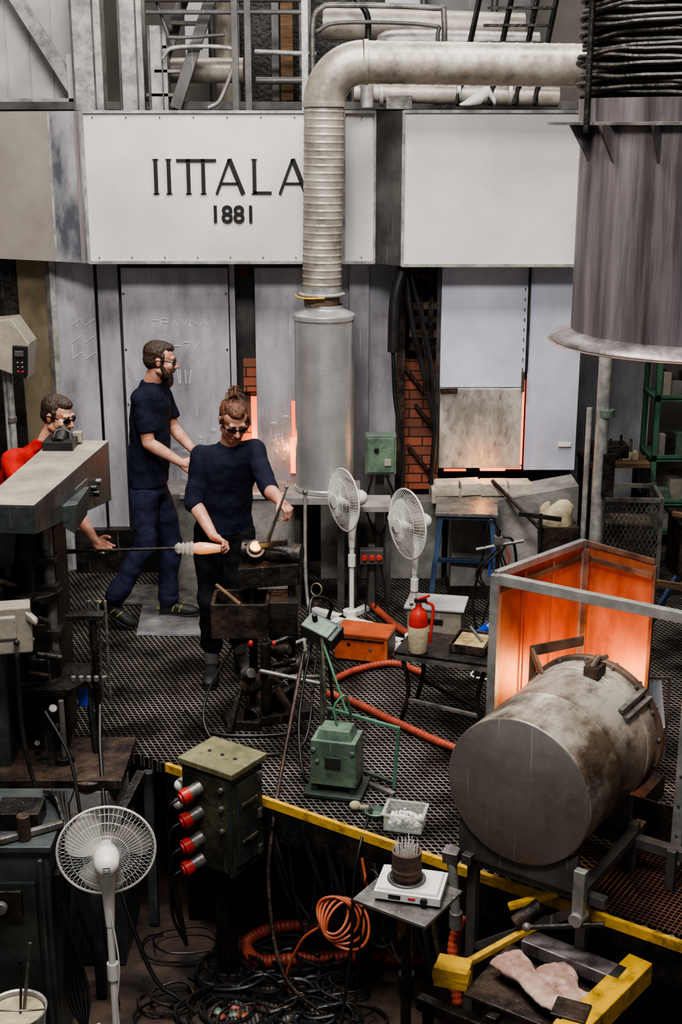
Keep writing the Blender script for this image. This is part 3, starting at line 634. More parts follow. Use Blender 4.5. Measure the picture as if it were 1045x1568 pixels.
# ---------------------------------------------------------------- fans
def fan(base,ph,yaw,R=.205,floorz=0,tilt=0):
    b=B('pedestal_fan',(base[0],base[1],floorz),yaw)
    H=ph-floorz
    for a in (25,115):
        c,s_=cos(radians(a)),sin(radians(a));b.bar((-.27*c,-.27*s_,.02),(.27*c,.27*s_,.02),.06,.03,white)
    b.cyl((0,.05,.02),(0,.05,.07),.05,white)
    b.cyl((0,.06,.03),(0,.06,H-.25),.0165,white,seg=16);b.cyl((0,.06,H*.45),(0,.06,H*.45+.08),.026,white,seg=16)
    b.tube([(0,.06,H-.34),(0,.06,H-.24),(0,.075,H-.12),(0,.08,H-.02)],[.02+.001*i for i in range(19)],white,14)
    b.T=Matrix.Translation((0,0,H))@Matrix.Rotation(radians(tilt),4,'X')
    b.lathe([(.001,.17),(.03,.165),(.05,.14),(.056,.1),(.058,.05),(.045,.0),(.03,-.005)],(0,0,0),(0,1,0),white,24)
    for z in (-.012,0,.012): b.box((0,.166,z),(.03,.006,.004),dkmetal)
    b.lathe([(.001,-.055),(.02,-.05),(.034,-.035),(.036,0)],(0,0,-.0),(0,1,0),white,20)
    for kx in range(3):
        a0=2*pi*kx/3+.5;vs=[];n=10
        for i in range(n+1):
            t=i/n;r=.03+t*(R-.045)
            wd=(.45+.62*sin(pi*min(1,t*.62+.2)))*(1 if t<.85 else 1-(t-.85)*3.2)
            for j in range(8):
                u=j/7-.5;a=a0+.3*t+u*1.38*wd
                vs.append((r*cos(a),-.01+u*-.05+.01*t,r*sin(a)))
        b.add(vs,[(i*8+j,i*8+j+1,(i+1)*8+j+1,(i+1)*8+j) for i in range(n) for j in range(7)],blade,True)
    N=60
    for sgn,dep in ((-1,.075),(1,.06)):
        for i in range(N):
            a=2*pi*i/N
            p=[(r*cos(a),sgn*dep*(1-(r/R)**2.6),r*sin(a)) for r in (.045,.09,.14,.18,R)]
            b.tube(p,.0008,whitew,4,sm=False,cap=False)
        for r in (.1,.155): b.tube([(r*cos(t),sgn*dep*(1-(r/R)**2.6),r*sin(t)) for t in [2*pi*i/36 for i in range(37)]],.0011,whitew,4,sm=False,cap=False)
    b.tube([(R*cos(t),0,R*sin(t)) for t in [2*pi*i/48 for i in range(49)]],.006,white,8,sm=False)
    b.lathe([(.001,-.078),(.045,-.077),(.048,-.07)],(0,0,0),(0,1,0),white,20)
    b.T=None
    return b
f=fan((.02,8.35),.86,-62,.21);f.done()
f=fan((.42,7.9),.83,-62,.225);f.done()
f=fan((-1.04,5.12),.17,190,.215,-.95);f.tube([(.0,.08,.9),(-.03,.1,.6),(-.01,.08,.3),(-.1,.1,.02)],.004,white,6);f.done()
# ---------------------------------------------------------------- press machine left
b=B('glass_press')
vs=[(-1.74,6.02,1.5),(-1.47,6.0,1.5),(-1.34,7.33,1.5),(-1.67,7.33,1.5),(-1.74,6.02,1.36),(-1.47,6.0,1.36),(-1.34,7.33,1.15),(-1.67,7.33,1.15)]
b.add(vs,[(4,5,6,7)[::-1],(0,1,5,4)[::-1],(1,2,6,5)[::-1],(2,3,7,6)[::-1],(3,0,4,7)[::-1],(0,1,2,3)],teal)
b.ext([V(p)+V((0,0,.001)) for p in vs[:4]],(0,0,.008),beige)
b.box((-1.58,7.18,1.53),(.17,.22,.06),black);b.cyl((-1.58,7.1,1.54),(-1.58,7.25,1.58),.04,iron);b.box((-1.5,7.25,1.55),(.05,.05,.06),beige);b.tube([(-1.62,7.15,1.56),(-1.6,7.18,1.6),(-1.54,7.2,1.59),(-1.52,7.15,1.55)],.01,black)
for i in range(3): b.cyl((-1.375,7.05-.07*i,1.34-.05*(i%2)),(-1.34,7.05-.07*i,1.34-.05*(i%2)),.018,black if i else steel,seg=14)
b.box((-1.395,6.75,1.35),(.012,.22,.12),dkmetal,(0,0,-6));b.box((-1.44,6.35,1.42),(.01,.1,.06),dkmetal,(0,0,-6))
arc=[(-1.95,6.25,1.38),(-1.36,6.45,1.38),(-1.38,6.45,1.22),(-1.45,6.42,1.28),(-1.56,6.4,1.29),(-1.66,6.36,1.24),(-1.68,6.35,1.08),(-1.95,6.25,1.08)]
b.ext(arc,(0,.35,0),teal)
b.box((-1.62,6.6,.62),(.26,.3,1.24),iron);b.box((-1.86,6.55,.55),(.18,.4,1.1),teal);b.box((-1.78,6.3,.3),(.12,.3,1.4),teal)
for x in (-1.73,-1.52): b.cyl((x,6.42,.2),(x,6.42,1.3),.03,steel)
for z in (.7,.95,1.1): b.box((-1.62,6.42,z),(.3,.12,.035),iron)
b.cyl((-1.62,6.4,.9),(-1.62,6.4,1.25),.06,iron);b.lathe([(.001,0),(.13,0),(.14,.02),(.14,.05),(.1,.06),(.001,.06)],(-1.6,6.42,.88),(0,0,1),iron)
b.ext([(-1.78,6.2,.42),(-1.4,6.2,.42),(-1.33,6.32,.42),(-1.33,6.55,.42),(-1.78,6.55,.42)],(0,0,.04),iron)
b.lathe([(.001,0),(.1,0),(.1,.12),(.06,.14),(.06,.3),(.001,.3)],(-1.58,6.4,.46),(0,0,1),iron)
for i in range(5): b.cyl((-1.4+.04*i,6.3,.46),(-1.4+.04*i,6.3,.49),.014,steel,seg=8)
b.cyl((-1.32,6.5,.0),(-1.32,6.5,.75),.018,iron);b.box((-1.36,6.5,.75),(.2,.08,.03),iron)
for x in (-1.36,-1.31,-1.27): b.cyl((x,6.6,.2),(x,6.6,.8),.008,steel,seg=8)
b.cyl((-1.55,6.4,0),(-1.55,6.4,.4),.09,iron);b.cyl((-1.45,6.2,.06),(-1.45,6.2,.4),.015,steel,seg=10);b.cyl((-1.45,6.2,.03),(-1.45,6.2,.08),.05,iron)
b.box((-1.37,6.38,.36),(.05,.05,.14),blued);b.cyl((-1.35,6.4,.4),(-1.3,6.3,.0),.018,black,seg=10)
b.box((-1.5,6.25,.02),(.76,.5,.05),rustiron)
for i in range(10):
    a=random.uniform(0,6);p=V((-1.55+random.uniform(-.12,.12),6.28,.1+.1*i));b.cyl(p,p+V((cos(a)*.12,-.05,.04)),random.uniform(.01,.025),random.choice((iron,rustiron,steel)),seg=10)
b.ext([(-1.75,6.0,-.3),(-1.2,6.0,-.3),(-1.12,6.2,-.3),(-1.15,6.35,-.3),(-1.75,6.35,-.3)],(0,0,.28),conc)
for x,z in ((-1.62,-.2),(-1.5,-.12),(-1.36,-.18)): b.cyl((x,5.98,z),(x,5.93,z),.05,rustiron)
b.lathe([(.001,0),(.09,0),(.1,.02),(.1,.05),(.05,.07),(.001,.07)],(-1.3,6.08,-.02),(0,0,1),rustiron,20)
b.box((-1.45,6.1,-.62),(.66,.5,.64),teal)
b.bar((-1.05,6.2,-.02),(-1.2,5.6,-.2),.05,.05,iron);b.bar((-1.2,5.6,-.2),(-1.2,5.6,-.94),.05,.05,teal);b.bar((-1.02,6.22,-.02),(-1.02,6.22,-.94),.05,.05,teal)
b.done(bevel=.006)
b=B('meter_box',(-1.60,5.96,.90));b.box((0,0,0),(.17,.12,.24),beige,(0,0,12));b.box((-.02,-.07,.02),(.1,.02,.12),beige,(0,0,12));b.cyl((.03,-.1,-.05),(.03,-.07,-.05),.015,black);b.ext([(.07,-.05,.1),(.13,-.08,.06),(.13,-.08,.03),(.07,-.05,.05)],(0,.05,0),beige);b.box((0,.12,0),(.05,.24,.05),iron);b.done(bevel=.012)
b=B('machine_cabinet',(-1.62,5.4,0))
b.box((0,0,-.4),(.62,.5,1.1),teal);b.box((0,0,.165),(.66,.54,.03),teal);b.box((.0,-.26,-.45),(.5,.02,.9),greend);b.box((.15,-.05,.22),(.2,.16,.09),iron);b.cyl((.2,-.2,.18),(.2,-.2,.3),.03,rustiron);b.box((.33,-.1,-.1),(.03,.2,.2),iron)
b.box((.1,-.28,-.1),(.18,.03,.14),iron);b.cyl((.1,-.3,-.1),(.1,-.33,-.1),.03,steel);b.bar((.28,-.27,-.9),(.28,-.27,.12),.03,.02,teal)
b.cyl((-.1,.1,.18),(-.1,.1,.34),.05,iron);b.bar((.1,-.25,.2),(.35,-.1,.2),.03,.03,steel)
for i in range(6): b.tube([(.2+.02*i,.2,.2),(.3+.02*i,.05-.05*i,.22-.02*i),(.36,-.1-.03*i,-.1),(.34+.02*i,-.2,-.6),(.4,-.1,-.93)],.01,black,6)
b.done(bevel=.008)
b=B('metal_bucket',(-1.42,4.85,-.80));b.lathe([(.001,0),(.1,0),(.13,.35),(.135,.355),(.125,.35),(.095,.02)],(0,0,0),(0,0,1),galv);b.lathe([(.001,.33),(.12,.33)],(0,0,0),(0,0,1),canvas);b.cyl((0,0,.1),(.07,.05,.65),.008,steel,seg=8);b.cyl((0,0,.1),(.04,.0,.6),.006,iron,seg=8);b.tube([(-.13,0,.35),(-.08,-.1,.42),(.08,-.1,.42),(.13,0,.35)],.004,steel,6);b.box((0,0,-.075),(.3,.2,.15),wood);b.done()
# ---------------------------------------------------------------- socket box
b=B('power_socket_box',(-.58,5.78,0),-34)
b.box((0,0,0),(.30,.24,.54),olive);b.box((0,0,.285),(.34,.28,.03),mk('olive_top','#56543c','#7b7756',6,.5,.1,.2,25,grime=.6,scratch=.2))
b.box((0,-.125,0),(.26,.012,.5),olive)
for x in (-.14,.14): b.box((x,-.122,0),(.02,.02,.54),greend)
for i,z in enumerate((.17,.04,-.1,-.22)):
    b.cyl((-.04,-.12,z),(-.065,-.18,z-.02),.034,steel,seg=20);b.cyl((-.065,-.18,z-.02),(-.08,-.22,z-.03),.038,redp,seg=20);b.cyl((-.08,-.22,z-.03),(-.085,-.23,z-.032),.026,redp,seg=16)
    b.tube([(-.087,-.225,z-.03),(-.12,-.27,z-.08),(-.14,-.25,z-.3),(-.1,-.2,-.7)],.008,black)
for z in (.2,.1,-.02): b.cyl((.1,-.125,z),(.1,-.15,z),.014,steel,seg=10)
for x in (-.08,.0,.08): b.cyl((x,0,.3),(x,0,.306),.01,iron,seg=10)
b.box((.155,0,.0),(.012,.18,.44),greend);b.box((.165,0,.1),(.01,.12,.02),olive);b.box((.165,0,-.1),(.01,.12,.02),olive)
for z in (-.2,0,.2): b.box((.16,.08,z),(.02,.03,.05),steel)
b.box((-.17,-.06,.1),(.06,.1,.12),galv);b.sph((-.2,-.1,.12),(.025,.025,.03),white);b.sph((-.19,-.12,.03),(.03,.03,.03),galv)
b.box((0,0,-.6),(.08,.08,.7),iron);b.box((0,0,-.94),(.3,.3,.02),iron)
b.done(bevel=.006)
b=B('green_switch_box',(-.02,5.98,0),-14)
b.box((0,0,.19),(.24,.18,.24),green,taper=.96);b.box((0,0,.33),(.19,.14,.06),green,taper=.8);b.box((0,0,.02),(.3,.24,.02),greend)
for x in (-.1,.1): b.box((x,0,.05),(.03,.16,.06),greend);b.cyl((x,-.085,.26),(x,-.098,.26),.012,green,seg=10)
b.box((0,-.095,.2),(.08,.008,.06),greend)
b.cyl((-.08,-.1,.2),(-.08,-.085,.2),.01,steel,seg=8)
b.tube([(.0,0,.36),(-.02,.02,.45),(.03,.06,.5),(.05,.1,.36)],.007,greenbr)
b.done(bevel=.016)
b=B('green_pipe_frame')
b.bar((-.06,6.22,.34),(.29,5.99,.34),.018,.018,greenbr);b.bar((.29,5.99,.35),(.27,5.97,.02),.018,.018,greenbr);b.bar((.28,5.99,.03),(.1,6.14,.03),.02,.02,greend)
b.bar((-.06,6.22,.34),(-.08,6.22,.0),.02,.02,greend);b.bar((-.08,6.22,.01),(.27,5.92,.01),.03,.02,steel)
b.bar((-.08,6.24,.32),(-.1,6.38,.68),.016,.016,olive);b.bar((.03,6.17,.34),(-.1,6.38,.66),.012,.012,greenbr)
b.done(bevel=.003)
b=B('foot_control_unit',(-.10,6.45,.66),-30);b.box((0,0,.02),(.2,.12,.09),teal,(25,15,0));b.box((0,-.03,.06),(.17,.1,.02),green,(25,15,0));b.cyl((-.03,-.02,.08),(-.03,-.03,.12),.015,black);b.tube([(-.08,0,.04),(-.12,.1,.15),(-.06,.2,.1),(-.12,.25,-.1),(-.1,.3,-.64)],.01,black);b.cyl((0,.0,-.01),(0,.0,-.65),.014,steel);b.sph((-.13,.15,.12),.03,beige);b.lathe([(.03,0),(.04,.01),(.03,.02),(.03,0)],(-.1,.12,.2),(0,-1,.3),brassy,16);b.done(bevel=.006)
b=B('pellet_tub',(.31,5.63,0),-14)
for c,d in (((0,0,.006),(.17,.13,.006)),((-.09,0,.045),(.004,.14,.085)),((.09,0,.045),(.004,.14,.085)),((0,-.07,.045),(.18,.004,.085)),((0,.07,.045),(.18,.004,.085)),((0,-.075,.088),(.2,.014,.005)),((0,.075,.088),(.2,.014,.005)),((-.097,0,.088),(.014,.16,.005)),((.097,0,.088),(.014,.16,.005))): b.box(c,d,clearp)
for i in range(160):
    x,y=random.uniform(-.075,.075),random.uniform(-.055,.055);b.sph((x,y,.02+random.uniform(0,.045)*(1-abs(x)/.1)),random.uniform(.007,.011),pellet,6)
b.done()
b=B('glass_dish',(.17,5.72,0));b.lathe([(.001,.0),(.04,0),(.055,.03),(.05,.032),(.036,.008),(.001,.008)],(0,0,0),(0,0,1),green);b.sph((-.1,.05,.03),(.03,.026,.024),canvas);b.cyl((-.09,.05,.02),(-.03,.03,.03),.014,beige,seg=12);b.done()
# ---------------------------------------------------------------- hot plate on stand
b=B('work_stand',(.27,4.62,0),-34)
b.box((0,0,.262),(.34,.30,.014),steel);b.box((0,0,.25),(.1,.1,.02),iron);b.cyl((0,0,.25),(0,0,-.9),.022,iron)
for a in (20,140,260): b.tube([(0,0,-.55),(.1*cos(radians(a)),.1*sin(radians(a)),-.6),(.2*cos(radians(a)),.2*sin(radians(a)),-.94)],.013,iron)
b.box((-.05,-.03,.17),(.12,.14,.13),iron);b.cyl((0,0,-.2),(0,0,-.1),.035,iron);b.done(bevel=.002)
b=B('hot_plate',(.285,4.64,.27),-14)
b.box((0,0,.03),(.27,.2,.035),white);b.box((0,0,.052),(.25,.18,.012),white,taper=.95)
for x in (-.1,.1):
    for y in (-.07,.07): b.cyl((x,y,0),(x,y,.02),.012,black,seg=10)
b.lathe([(.001,.0),(.075,0),(.08,.006),(.075,.012),(.001,.012)],(-.02,.0,.056),(0,0,1),steel);b.cyl((-.02,0,.066),(-.02,0,.074),.068,iron)
b.cyl((.07,-.098,.03),(.07,-.112,.03),.015,black,seg=14);b.box((.02,-.1,.032),(.03,.006,.012),redp);b.box((-.05,-.1,.03),(.05,.004,.02),black)
b.tube([(-.13,.02,.03),(-.2,.1,.0),(-.25,.2,-.3),(-.3,.3,-.8)],.005,black,6)
b.done(bevel=.006)
b=B('clay_pot_with_pins',(.265,4.64,.345))
b.lathe([(.001,0),(.056,0),(.058,.01),(.06,.1),(.062,.115),(.052,.115),(.048,.09),(.001,.09)],(0,0,0),(0,0,1),pot)
b.lathe([(.0585,0),(.063,.004),(.063,.012),(.0595,.016)],(0,0,.03),(0,0,1),pot)
for i in range(34):
    a=i*2.4;r=.046*math.sqrt((i+.5)/34);b.cyl((r*cos(a),r*sin(a),.08),(r*cos(a)*1.15,r*sin(a)*1.15,.14+random.uniform(0,.02)),.0022,white,seg=6)
b.done()
# ---------------------------------------------------------------- reheating drum
O=(.735,4.9,.575)
b=B('reheating_drum',O,-34)
r=.328;Ld=.78
b.lathe([(.001,-.0),(r-.006,0),(r,.004)],(0,0,0),(0,1,0),drumf,72)
b.lathe([(r,.004),(r+.002,.012),(r,.02),(r,.30),(r+.003,.305),(r,.31),(r,Ld)],(0,0,0),(0,1,0),drumb,72)
b.lathe([(r,.0),(r+.02,.0),(r+.022,.01),(r+.022,.03),(r+.015,.04),(.2,.04)],(0,Ld-.04,0),(0,1,0),flange,64)
b.lathe([(.2,Ld+.01),(.2,Ld-.15),(.001,Ld-.15)],(0,0,0),(0,1,0),glow,32)
b.lathe([(r+.001,.0),(r+.006,.002),(r+.006,.03),(r+.001,.032)],(0,.62,0),(0,1,0),drumb,64)
for i in range(16):
    a=2*pi*i/16+.1;b.cyl((cos(a)*.338,Ld-.05,sin(a)*.338),(cos(a)*.338,Ld+.01,sin(a)*.338),.009,steel,seg=8)
b.box((.06,.62,r+.02),(.07,.09,.05),rustiron);b.bar((0,.66,r+.02),(.1,.66,r+.08),.02,.02,flange);b.cyl((.06,.58,r+.04),(.06,.66,r+.07),.016,flange,seg=12)
for a in (45,38): b.bar((cos(radians(a))*(r+.01),.5,sin(radians(a))*(r+.01)),(cos(radians(a))*(r+.02),.76,sin(radians(a))*(r+.02)),.025,.02,steel)
b.done(bevel=.002)
b=B('drum_stand',(O[0],O[1],0),-34)
for x in (-.22,.3):
    b.bar((x,.06,.2),(x,.06,-.95),.045,.045,dkmetal);b.bar((x,.6,.25),(x,.6,0),.045,.045,dkmetal);b.bar((x,-.02,.19),(x,.7,.19),.045,.045,dkmetal)
for y in (.06,.6): b.bar((-.3,y,.16),(.4,y,.16),.045,.045,dkmetal)
for y in (.02,.6): b.ext([(-.28,y,.18),(-.28,y,.36),(-.16,y,.28),(0,y,.25),(.16,y,.28),(.28,y,.36),(.28,y,.18)],(0,.03,0),dkmetal)
b.box((.31,-.01,.2),(.05,.04,.24),alu);b.cyl((.31,-.05,.1),(.31,.03,.1),.03,alu);b.cyl((.12,-.1,.03),(.42,-.0,.1),.012,iron,seg=8);b.sph((.12,-.1,.03),.02,steel)
b.cyl((-.3,0,.16),(-.26,-.02,-.1),.022,alu);b.box((-.3,0,.18),(.07,.06,.06),steel,(10,0,10));b.cyl((-.26,-.02,-.08),(-.26,-.02,-.16),.03,steel)
b.bar((-.22,.06,-.5),(.3,.06,-.5),.04,.04,dkmetal);b.bar((-.22,.06,-.88),(.3,.06,-.88),.04,.04,iron);b.bar((-.22,.06,-.3),(.3,.06,.1),.02,.04,dkmetal)
b.bar((.5,.55,.2),(.5,.55,0),.04,.04,dkmetal);b.bar((.3,.6,.16),(.62,.6,.16),.05,.05,dkmetal)
b.ext([(-.37,.85,.5),(-.37,.85,.86),(-.1,.85,.97),(-.1,.85,.92),(-.33,.85,.82),(-.33,.85,.5)],(0,.015,0),flange)
b.bar((-.36,.84,.5),(-.36,.84,.0),.02,.04,rustiron);b.ext([(-.36,.84,.82),(-.36,.84,.86),(-.2,.62,.85),(-.2,.62,.80)],(.02,.0,0),flange)
b.done(bevel=.003)
b=B('heat_shield_enclosure',(.758,4.9,0),-34)
Bp=(-.42,1.50);C=(.0,1.40)
z1=1.18
A=(-.56,.80);D=(.425,.80)
b.bar((*A,z1),(*D,z1),.04,.05,alu);b.bar((*A,.0),(*A,z1+.02),.045,.045,alu,up=(0,1,0));b.bar((*D,.0),(*D,z1+.02),.05,.11,alu,up=(0,1,0))
b.bar((*A,z1+.02),(*Bp,z1+.02),.035,.035,alu);b.bar((*Bp,z1+.02),(*C,z1+.02),.012,.03,flange)
b.bar((*Bp,0),(*Bp,z1+.03),.035,.035,alu,up=(0,1,0));b.bar((*C,0),(*C,z1),.02,.02,flange)
def vpan(p,q,z0,z1,t,m):
    p=V((*p,0));q=V((*q,0));d=(q-p).normalized();n=V((-d.y,d.x,0))
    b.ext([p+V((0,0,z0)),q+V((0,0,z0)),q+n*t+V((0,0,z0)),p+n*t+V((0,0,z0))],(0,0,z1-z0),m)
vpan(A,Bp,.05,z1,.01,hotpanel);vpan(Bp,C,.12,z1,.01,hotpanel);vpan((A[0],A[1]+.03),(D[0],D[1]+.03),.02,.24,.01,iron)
b.bar((A[0]+.02,A[1],z1-.06),(Bp[0],Bp[1]-.03,z1-.06),.01,.03,flange);b.bar((Bp[0]+.02,Bp[1]-.03,z1-.05),(C[0],C[1]-.02,z1-.05),.01,.03,flange)
b.bar((Bp[0]+.04,Bp[1]-.05,.1),(Bp[0]+.04,Bp[1]-.05,z1),.012,.03,flange)
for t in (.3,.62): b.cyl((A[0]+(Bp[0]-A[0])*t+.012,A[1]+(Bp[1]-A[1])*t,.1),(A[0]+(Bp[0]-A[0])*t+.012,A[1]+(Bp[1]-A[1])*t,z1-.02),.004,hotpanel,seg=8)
for i in range(7): b.cyl((D[0],D[1]-.06,.15+i*.15),(D[0],D[1]-.03,.15+i*.15),.008,dkmetal,seg=8)
b.box((-.1,1.1,.06),(.5,.5,.1),iron)
b.done(bevel=.003)
# ---------------------------------------------------------------- yellow trolley with gloves
b=B('yellow_trolley',(.758,4.9,0),-34)
b.bar((.46,-.45,-.14),(.52,.12,-.14),.11,.1,yellow);b.bar((.4,-.47,-.14),(.56,-.47,-.14),.04,.14,yellow)
b.bar((-.2,-.34,-.16),(-.06,-.30,-.16),.11,.09,yellow);b.bar((-.12,-.26,-.16),(.1,.1,-.05),.03,.03,yellow);b.bar((-.05,.02,.0),(.13,.12,.08),.03,.03,yellow);b.cyl((.0,-.02,-.04),(.08,.06,.04),.03,rustiron)
b.cyl((-.2,-.36,-.16),(-.05,-.32,-.16),.035,yellow)
b.bar((-.25,-.4,-.3),(.55,-.4,-.3),.05,.06,iron);b.bar((-.25,.05,-.3),(.55,.05,-.3),.05,.06,iron);b.bar((.1,-.42,-.24),(.1,.08,-.24),.05,.04,iron);b.bar((.3,-.42,-.24),(.3,.08,-.24),.05,.04,iron)
b.box((.2,-.17,-.2),(.5,.42,.02),rustiron);b.bar((.05,.0,-.12),(.5,-.02,-.12),.1,.06,purple)
for x in (-.2,.52):
    for y in (-.4,.05): b.bar((x,y,-.3),(x,y,-.85),.04,.04,iron);b.cyl((x-.02,y,-.89),(x+.02,y,-.89),.06,black)
b.bar((-.22,-.4,-.75),(.52,-.4,-.75),.04,.04,iron);b.box((.42,-.36,-.085),(.14,.12,.012),rustiron,(0,0,10));b.bar((-.2,-.4,-.6),(.5,-.4,-.5),.03,.03,iron)
b.done(bevel=.005)
def mitt(loc,rz):
    b=B('leather_glove',loc,rz)
    b.loft([((-.2,0,.03),(0,.085,0),(0,0,.03)),((-.12,0,.03),(0,.078,0),(0,0,.03)),((-.04,0,.03),(0,.05,0),(0,0,.028)),((.04,0,.03),(0,.062,0),(0,0,.028)),((.12,0,.03),(0,.058,0),(0,0,.024)),((.17,0,.03),(0,.04,0),(0,0,.018)),((.185,0,.03),(0,.02,0),(0,0,.01))],glove)
    b.cap((-.01,.04,.03),.026,(.07,.1,.035),.02,glove);b.done(voxel=.006,smooth=3,disp=.016,dscale=.05)
mitt((.79,4.58,-.15),-62);mitt((.93,4.51,-.165),-80)
# ---------------------------------------------------------------- tables, extinguisher etc
b=B('blue_leg_stool',(.86,8.56,0),-6);b.box((0,0,.75),(.42,.40,.025),steel);b.box((0,0,.725),(.38,.36,.03),bluep)
for sx in (-1,1):
    for sy in (-1,1): b.bar((sx*.17,sy*.16,.74),(sx*.24,sy*.2,.0),.035,.035,bluep)
for sx in (-1,1): b.bar((sx*.215,-.19,.3),(sx*.215,.19,.3),.03,.03,bluep)
b.bar((-.215,.19,.3),(.215,.19,.3),.03,.03,bluep);b.done(bevel=.003)
b=B('low_work_table',(.62,6.85,0),-20);b.box((0,0,.42),(.56,.36,.02),iron);b.bar((-.27,-.17,.40),(.27,-.17,.40),.02,.04,steel)
for sx in (-1,1):
    for y in (-.15,.15): b.tube([(sx*.24,y,.4),(sx*.2,y,.2),(sx*.24,y,.0)],.014,iron)
b.bar((-.22,-.15,.14),(.22,-.15,.1),.02,.02,steel);b.bar((-.22,.15,.14),(.22,-.15,.14),.02,.02,iron);b.done(bevel=.002)
b=B('drip_tray',(.74,6.84,.43),-20);b.box((0,0,.006),(.2,.24,.008),rustiron)
for c,d in (((-.1,0,.03),(.008,.24,.05)),((.1,0,.03),(.008,.24,.05)),((0,-.12,.03),(.2,.008,.05)),((0,.12,.03),(.2,.008,.05))): b.box(c,d,rustiron)
b.box((0,0,.03),(.17,.2,.03),mk('sand_residue','#6d5a35','#a5946a',14,.9,0,.5,50));b.cyl((-.05,.15,.06),(.06,-.02,.05),.008,steel,seg=8);b.done(bevel=.002)
b=B('fire_extinguisher',(.43,6.78,.432));b.lathe([(.001,0),(.052,0),(.056,.01),(.056,.15),(.05,.16)],(0,0,0),(0,0,1),canvas);b.lathe([(.054,.15),(.052,.2),(.04,.24),(.018,.26),(.018,.28),(.001,.28)],(0,0,0),(0,0,1),redp);b.box((.01,0,.3),(.07,.025,.02),black);b.bar((-.02,0,.3),(.06,0,.33),.02,.01,redp);b.cyl((-.03,0,.285),(-.05,0,.285),.016,steel,seg=12);b.tube([(.04,0,.29),(.08,0,.26),(.07,-.01,.12),(.065,-.01,.05)],.009,redp);b.done()
b=B('orange_toolbox',(.155,7.72,0),-16)
b.box((0,0,.1),(.34,.22,.16),orangebox);b.box((0,0,.187),(.35,.23,.014),orangebox);b.box((.171,0,.1),(.004,.18,.12),iron);b.cyl((-.08,-.112,.12),(-.08,-.11,.12),.012,iron);b.cyl((.06,-.114,.1),(.06,-.11,.1),.01,steel);b.box((0,-.115,.16),(.3,.006,.01),iron)
for x in (-.14,.14): b.box((x,0,.01),(.03,.2,.02),black)
b.done(bevel=.006)
b=B('white_crate',(.64,8.2,0),-12);b.box((0,0,.09),(.36,.24,.18),beige);b.box((0,0,.19),(.40,.28,.02),corr);b.box((0,-.125,.1),(.12,.01,.04),black);b.done(bevel=.006)
b=B('canvas_tool_bucket',(1.50,8.62,0));b.box((0,0,.5),(.24,.16,.22),rustiron,taper=1.1)
b.loft([((0,0,.58),(.1,0,0),(0,.07,0)),((-.02,0,.68),(.11,0,0),(0,.07,0)),((.02,0,.74),(.08,0,0),(0,.05,0)),((.03,0,.78),(.03,0,0),(0,.03,0))],canvas,14);b.loft([((-.07,.02,.6),(.05,0,0),(0,.05,0)),((-.09,.02,.72),(.04,0,0),(0,.03,0)),((-.08,.02,.76),(.02,0,0),(0,.02,0))],canvas,12);b.box((0,.02,.2),(.08,.08,.42),iron);b.done(disp=.02,dscale=.05)
b=B('blue_hand_lamp',(.83,7.35,0));b.cyl((0,0,.3),(.06,-.02,.36),.03,blued);b.cyl((.06,-.02,.36),(.1,-.03,.4),.018,mk('light_blue','#7fa6c9',rough=.4));b.tube([(0,0,.3),(-.05,.02,.1),(.1,.1,.01),(.25,.05,.01)],.008,black);b.box((0,.03,.15),(.03,.03,.3),iron);b.done()
b=B('torch_stand',(1.0,7.9,0));b.cyl((0,0,0),(0,0,.8),.014,iron);b.tube([(0,0,.8),(-.06,0,.85),(-.1,0,.6),(-.15,0,.3),(-.1,0,.02)],.008,black);b.tube([(.02,0,.75),(.1,0,.7),(.12,0,.4),(.05,0,.02)],.009,black);b.tube([(-.02,0,.7),(-.05,-.02,.5),(.08,-.02,.3),(.1,-.02,.02)],.008,blued);b.tube([(.02,.0,.72),(.07,-.02,.6),(-.03,-.02,.45),(.04,-.02,.3)],.007,redhose)
for k in range(5): b.tube([(random.uniform(-.05,.05),-.02,.7),(random.uniform(-.15,.15),-.03,.5),(random.uniform(-.12,.12),-.03,.3),(random.uniform(-.2,.2),-.03,.012)],.007,black,6)
b.box((0,0,.7),(.05,.05,.1),steel);b.bar((-.2,0,.02),(.2,0,.02),.04,.03,iron);b.bar((0,-.2,.02),(0,.2,.02),.04,.03,iron);b.cyl((-.14,0,.66),(.16,0,.72),.012,steel);b.done()
b=B('torch_stand',(1.36,8.5,0));b.cyl((0,0,0),(0,0,.72),.012,iron);b.bar((-.15,0,.72),(.14,0,.68),.02,.03,iron);b.bar((-.15,0,.015),(.15,0,.015),.04,.03,iron);b.bar((0,-.15,.015),(0,.15,.015),.04,.03,iron);b.done()
# ---------------------------------------------------------------- right background
b=B('support_pole',(1.78,8.7,0));b.cyl((0,0,0),(0,0,3.2),.045,galv);b.cyl((.02,0,1.35),(.02,0,1.4),.06,green);b.cyl((-.08,.05,.0),(-.08,.05,1.4),.02,galv);b.box((0,0,.01),(.2,.2,.02),steel);b.box((.05,-.05,.95),(.08,.05,.3),iron);b.done()
b=B('mesh_bin',(2.12,9.25,0),-5)
for sx in(-1,1):
    for sy in(-1,1): b.box((sx*.21,sy*.2,.34),(.03,.03,.68),steel)
for z in (.03,.66):
    for sx in(-1,1): b.box((sx*.21,0,z),(.03,.4,.03),steel);b.box((0,sx*.2,z),(.42,.03,.03),steel)
def cl(xa,za,xb,zb):
    for lim,sgn in ((-.21,1),(.21,-1)):
        if (xa-lim)*sgn<0 and (xb-lim)*sgn<0: return None
        if (xa-lim)*sgn<0: t=(lim-xa)/(xb-xa);xa,za=lim,za+(zb-za)*t
        elif (xb-lim)*sgn<0: t=(lim-xa)/(xb-xa);xb,zb=lim,za+(zb-za)*t
    return xa,za,xb,zb
